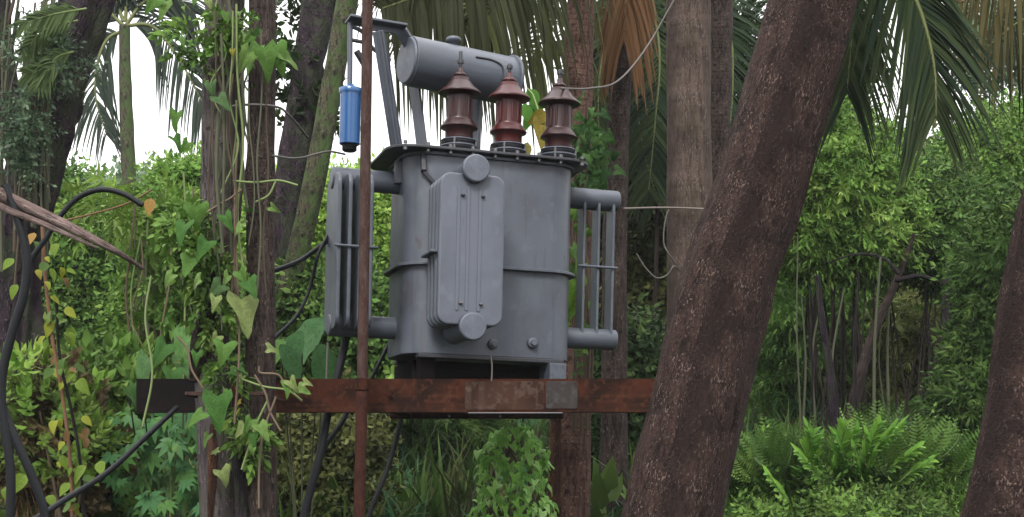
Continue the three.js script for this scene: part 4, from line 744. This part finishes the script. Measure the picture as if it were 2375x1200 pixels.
// bright vine mound
{
  const d = 6.9, t = thing('vine_mound', 'bright green leafy mound under the beam left of the tan trunk', 'vine', baseAt(1190, d)), r = RNG(320), g = [leafMat(140, 196, 88, .8), leafMat(160, 210, 112, .8), leafMat(118, 174, 74, .7), leafMat(130, 186, 82, .8), leafMat(178, 220, 136, .8)];
  for (let i = 0; i < 8; i++) { const x = 1140 + r() * 110; part('stem', tube(pts([[x, 1420], [x + 20 * gauss(r), 1250], [x + 24 * gauss(r), 1110], [1195 + 40 * gauss(r), 1000]], d), .007, { seg: 6, steps: 20 }), BARK.twig, t); }
  for (let i = 0; i < 298; i++) {
    const y = 985 + Math.pow(r(), .85) * 260, half = 34 + smooth(985, 1060, y) * 46 + smooth(1120, 1220, y) * 20, a = (r() * 2 - 1) * 1.35, x = 1188 + Math.sin(a) * half;
    leafAt(t, GEO.heart[i % 4], g[Math.floor(r() * 5)], P(x + 8 * gauss(r), y, d - Math.cos(a) * .2 - .08 * r()), M(14 + 18 * r(), d), E(-1.2 + .9 * r(), a * .7 + gauss(r) * .6, 3.14 + gauss(r) * .9, 'YXZ'));
  }
}
// papaya-like plant, banana leaves, young plants at the left
{
  const d = 7, t = thing('lobed_plant', 'blue green plant with large lobed leaves below the beam end', 'plant', baseAt(390, d)), r = RNG(330), g = [leafMat(104, 164, 102, .52), leafMat(130, 184, 120, .52), leafMat(86, 144, 78, .52), leafMat(116, 172, 88, .52)];
  const spots = [[360, 1010, 90], [400, 1050, 110], [450, 1010, 90], [350, 1080, 90], [420, 1100, 110], [390, 1150, 100], [460, 1120, 90], [330, 1130, 80], [440, 1180, 90], [300, 1060, 80], [480, 1060, 70], [380, 990, 80], [430, 980, 80], [345, 1180, 90], [410, 1015, 80], [290, 1140, 70], [470, 1190, 80], [370, 1120, 90]];
  spots.forEach(([x, y, l], i) => { const p = P(x, y - l * .2, 6.6 + .4 * r()); part('stalk', tube([P(395 + 30 * gauss(r), 1420, 7), p.clone().lerp(P(395, 1300, 7), .4).add(V(0, .06, 0)), p], .006, { seg: 6, steps: 14 }), BARK.greenStem, t); leafAt(t, GEO.palmate[i % 2], g[i % 4], p, M(l * .8, 6.9), E(-1.2 + .6 * r(), (r() - .5) * 1.2, 3.14 + gauss(r) * .9, 'YXZ')); });
  for (let i = 0; i < 80; i++) leafAt(t, GEO.palmate[i % 2], g[i % 4], P(250 + 240 * r(), 960 + 260 * r(), 6.55 + .5 * r()), M(34 + 46 * r(), 6.8), E(-1.2 + .7 * r(), (r() - .5) * 1.4, 3.14 + gauss(r), 'YXZ'));
}
{
  const d = 6.6, t = thing('broad_leaf_plant', 'plant with long blue green leaves beside the brown slim trunk', 'plant', baseAt(690, d)), g = [leafMat(116, 168, 108, .65), leafMat(100, 152, 92, .65), leafMat(138, 188, 104, .65)];
  const ls = [[760, 745, 170, 2.2, 0], [700, 770, 110, 2.7, 1], [660, 790, 90, 2.4, 2], [740, 800, 120, -2.9, 1], [650, 800, 90, -2.6, 0]];
  ls.forEach(([x, y, l, a, k], i) => { const p = P(x, y, d - .1 * i); part('stalk', tube([P(700, 1400, d + .3), P(lerp(700, x, .6), 1050, d + .2), p], .004, { seg: 6, steps: 14 }), BARK.liana, t); leafAt(t, GEO.banana[i % 2], g[k], p, M(l, d), E(-.3, .3 * (i - 2), a, 'YXZ')).scale.x *= 1.5; });
}
{
  const d = 6.9, t = thing('broad_leaf_plant', 'plant with rounded leaves rising above the black beam end', 'plant', baseAt(390, d)), g = [leafMat(112, 160, 92), leafMat(130, 182, 100), leafMat(96, 150, 70)];
  const ls = [[345, 830, 96, 3.0, 0], [440, 780, 110, 2.9, 1], [430, 830, 76, -2.8, 0], [386, 800, 70, 2.6, 2], [400, 860, 60, 3, 2], [330, 900, 60, 2.6, 1], [296, 900, 60, -2.8, 2]];
  ls.forEach(([x, y, l, a, k], i) => { const p = P(x, y, d - .1 * i); part('stalk', tube([P(390, 1400, d), P(lerp(390, x, .7), 1080, d), p], .004, { seg: 6, steps: 14 }), BARK.liana, t); leafAt(t, GEO.heart[i % 2], g[k], p, M(l, d), E(-.4, .3 * (i - 2), a, 'YXZ')); });
}
{
  const d = 6.2, t = thing('young_plant', 'young plant with yellow green leaves below the split stick', 'plant', baseAt(130, d)), r = RNG(350), y = [leafMat(190, 200, 70), leafMat(206, 196, 80), leafMat(150, 184, 70), leafMat(214, 170, 92)];
  part('stem', tube(pts([[96, 500], [104, 640], [120, 780], [150, 960], [164, 1100], [170, 1400]], d), .008, { seg: 8, steps: 30 }), BARK.dryVine, t);
  part('stem', tube(pts([[130, 700], [138, 830], [166, 960], [186, 1080], [200, 1400]], d), .007, { seg: 8, steps: 30 }), BARK.dusk, t);
  for (const [x, yy, l, a, k] of [[78, 540, 56, 3.1, 3], [66, 550, 44, 2.7, 3], [84, 626, 40, -2.7, 1], [150, 714, 56, -2.3, 0], [118, 744, 64, 2.9, 0], [160, 770, 60, -2.9, 2], [104, 780, 44, 2.6, 0], [182, 880, 76, -2.4, 2], [170, 862, 50, 2.8, 2], [190, 966, 50, -2.3, 0], [40, 660, 60, 2.8, 2], [30, 600, 60, 2.6, 2], [200, 1080, 80, 2.6, 2], [230, 1070, 70, -2.6, 2], [160, 1120, 60, 2.7, 2], [60, 1100, 90, 2.5, 2], [10, 1130, 70, -2.8, 2], [110, 1150, 60, -2.6, 2], [350, 460, 70, 3.0, 3]]) leafAt(t, GEO.ovate[Math.floor(r() * 3)], y[k], P(x, yy, d - .1 * r()), M(l * .68, d), E(-.3 - .5 * r(), (r() - .5) * .9, a, 'YXZ'));
  for (let i = 0; i < 70; i++) { const q = r(), w = r() < .5; leafAt(t, GEO.ovate[i % 3], [y[0], y[2], leafMat(128, 164, 76), leafMat(104, 142, 64), leafMat(164, 130, 84)][Math.floor(r() * 5)], P((w ? lerp(100, 170, q) : lerp(132, 200, q)) + 26 * gauss(r), lerp(560, 1200, q), d + .15 * gauss(r)), M(16 + 26 * r(), d), E(-1 + .9 * r(), (r() - .5) * 2, 3.14 + gauss(r) * 1.4, 'YXZ')); }
  part('tendril', tube(pts([[352, 440], [300, 470], [200, 500], [110, 520]], d), .004, { seg: 6, steps: 24 }), BARK.dryVine, t);
}

// ---------------------------------------------------------------- woods and ground cover behind
{
  const top = (px) => px < 500 ? 500 : px < 1000 ? 520 : px < 1400 ? 500 : px < 1800 ? 480 : 440 + 40 * Math.sin(px * .02);
  const woods = new THREE.Group(); woods.name = 'woods'; scene.add(woods); tag(woods, 'dense green woods filling the slope behind everything', 'woods', null, 'stuff');
  scatter('foliage', 'fine', 34000, (r) => {
    const d = 17 + 22 * r(), px = -300 + 2975 * r(), gy = groundY(P(px, 0, d).x, d), hi = P(px, top(px) + 40 * Math.sin(px * .05 + d) + 30 * gauss(r), d).y, y = lerp(gy, hi, Math.pow(r(), .8));
    const p = P(px, 0, d); p.y = y;
    return { p, e: E(gauss(r) * .9, r() * 6.28, gauss(r) * .9), s: 1.1 + .9 * r(), c: tint(r, px > 1350 ? (r() < .25 ? 'deep' : r() < .3 ? 'olive' : 'mid') : (r() < .5 ? 'mid' : r() < .5 ? 'bright' : 'hazy'), .66) };
  }, woods, 400);
  const cover = new THREE.Group(); cover.name = 'undergrowth'; scene.add(cover); tag(cover, 'knee high green undergrowth covering the ground', 'undergrowth', null, 'stuff');
  const under = (kind, n, lo, hi, seed) => scatter('foliage', kind, n, (r) => {
    const px = -200 + 2775 * r(), d = (px > 1650 ? 9.4 : 7.6) + 13 * Math.pow(r(), 1.2), p = P(px, 0, d); p.y = groundY(p.x, d) + .02 + .6 * r() * r();
    return { p, e: E(gauss(r) * .4, r() * 6.28, gauss(r) * .4), s: lo + (hi - lo) * r(), c: tint(r, ['mid', 'deep', 'olive', 'mid', 'bright', 'blue'][Math.floor(r() * 6)], .44) };
  }, cover, seed);
  under('grass', 5000, .8, 1.6, 401); under('broad', 7000, .4, 1, 402); under('fern', 1400, .5, .9, 403);
}
const GROUPS = { palm_tree: 'palm trees around the transformer', black_cable: 'black cables', shrub: 'shrubs behind the trunks', slender_tree: 'close pair of slender trunks', thicket_tree: 'leafy trees of the thicket', bamboo_clump: 'bamboo clumps in the thicket', climbing_vine: 'creepers on the trunks', broad_leaf_plant: 'broad leaved plants', mossy_tree: 'mossy trees', thin_wire: 'pale wires round the trunk' };
for (const o of scene.children) { const k = o.name.replace(/_\d{3}$/, ''); if (GROUPS[k] && o.userData.label) o.userData.group = GROUPS[k]; }
renderer.render(scene, camera);
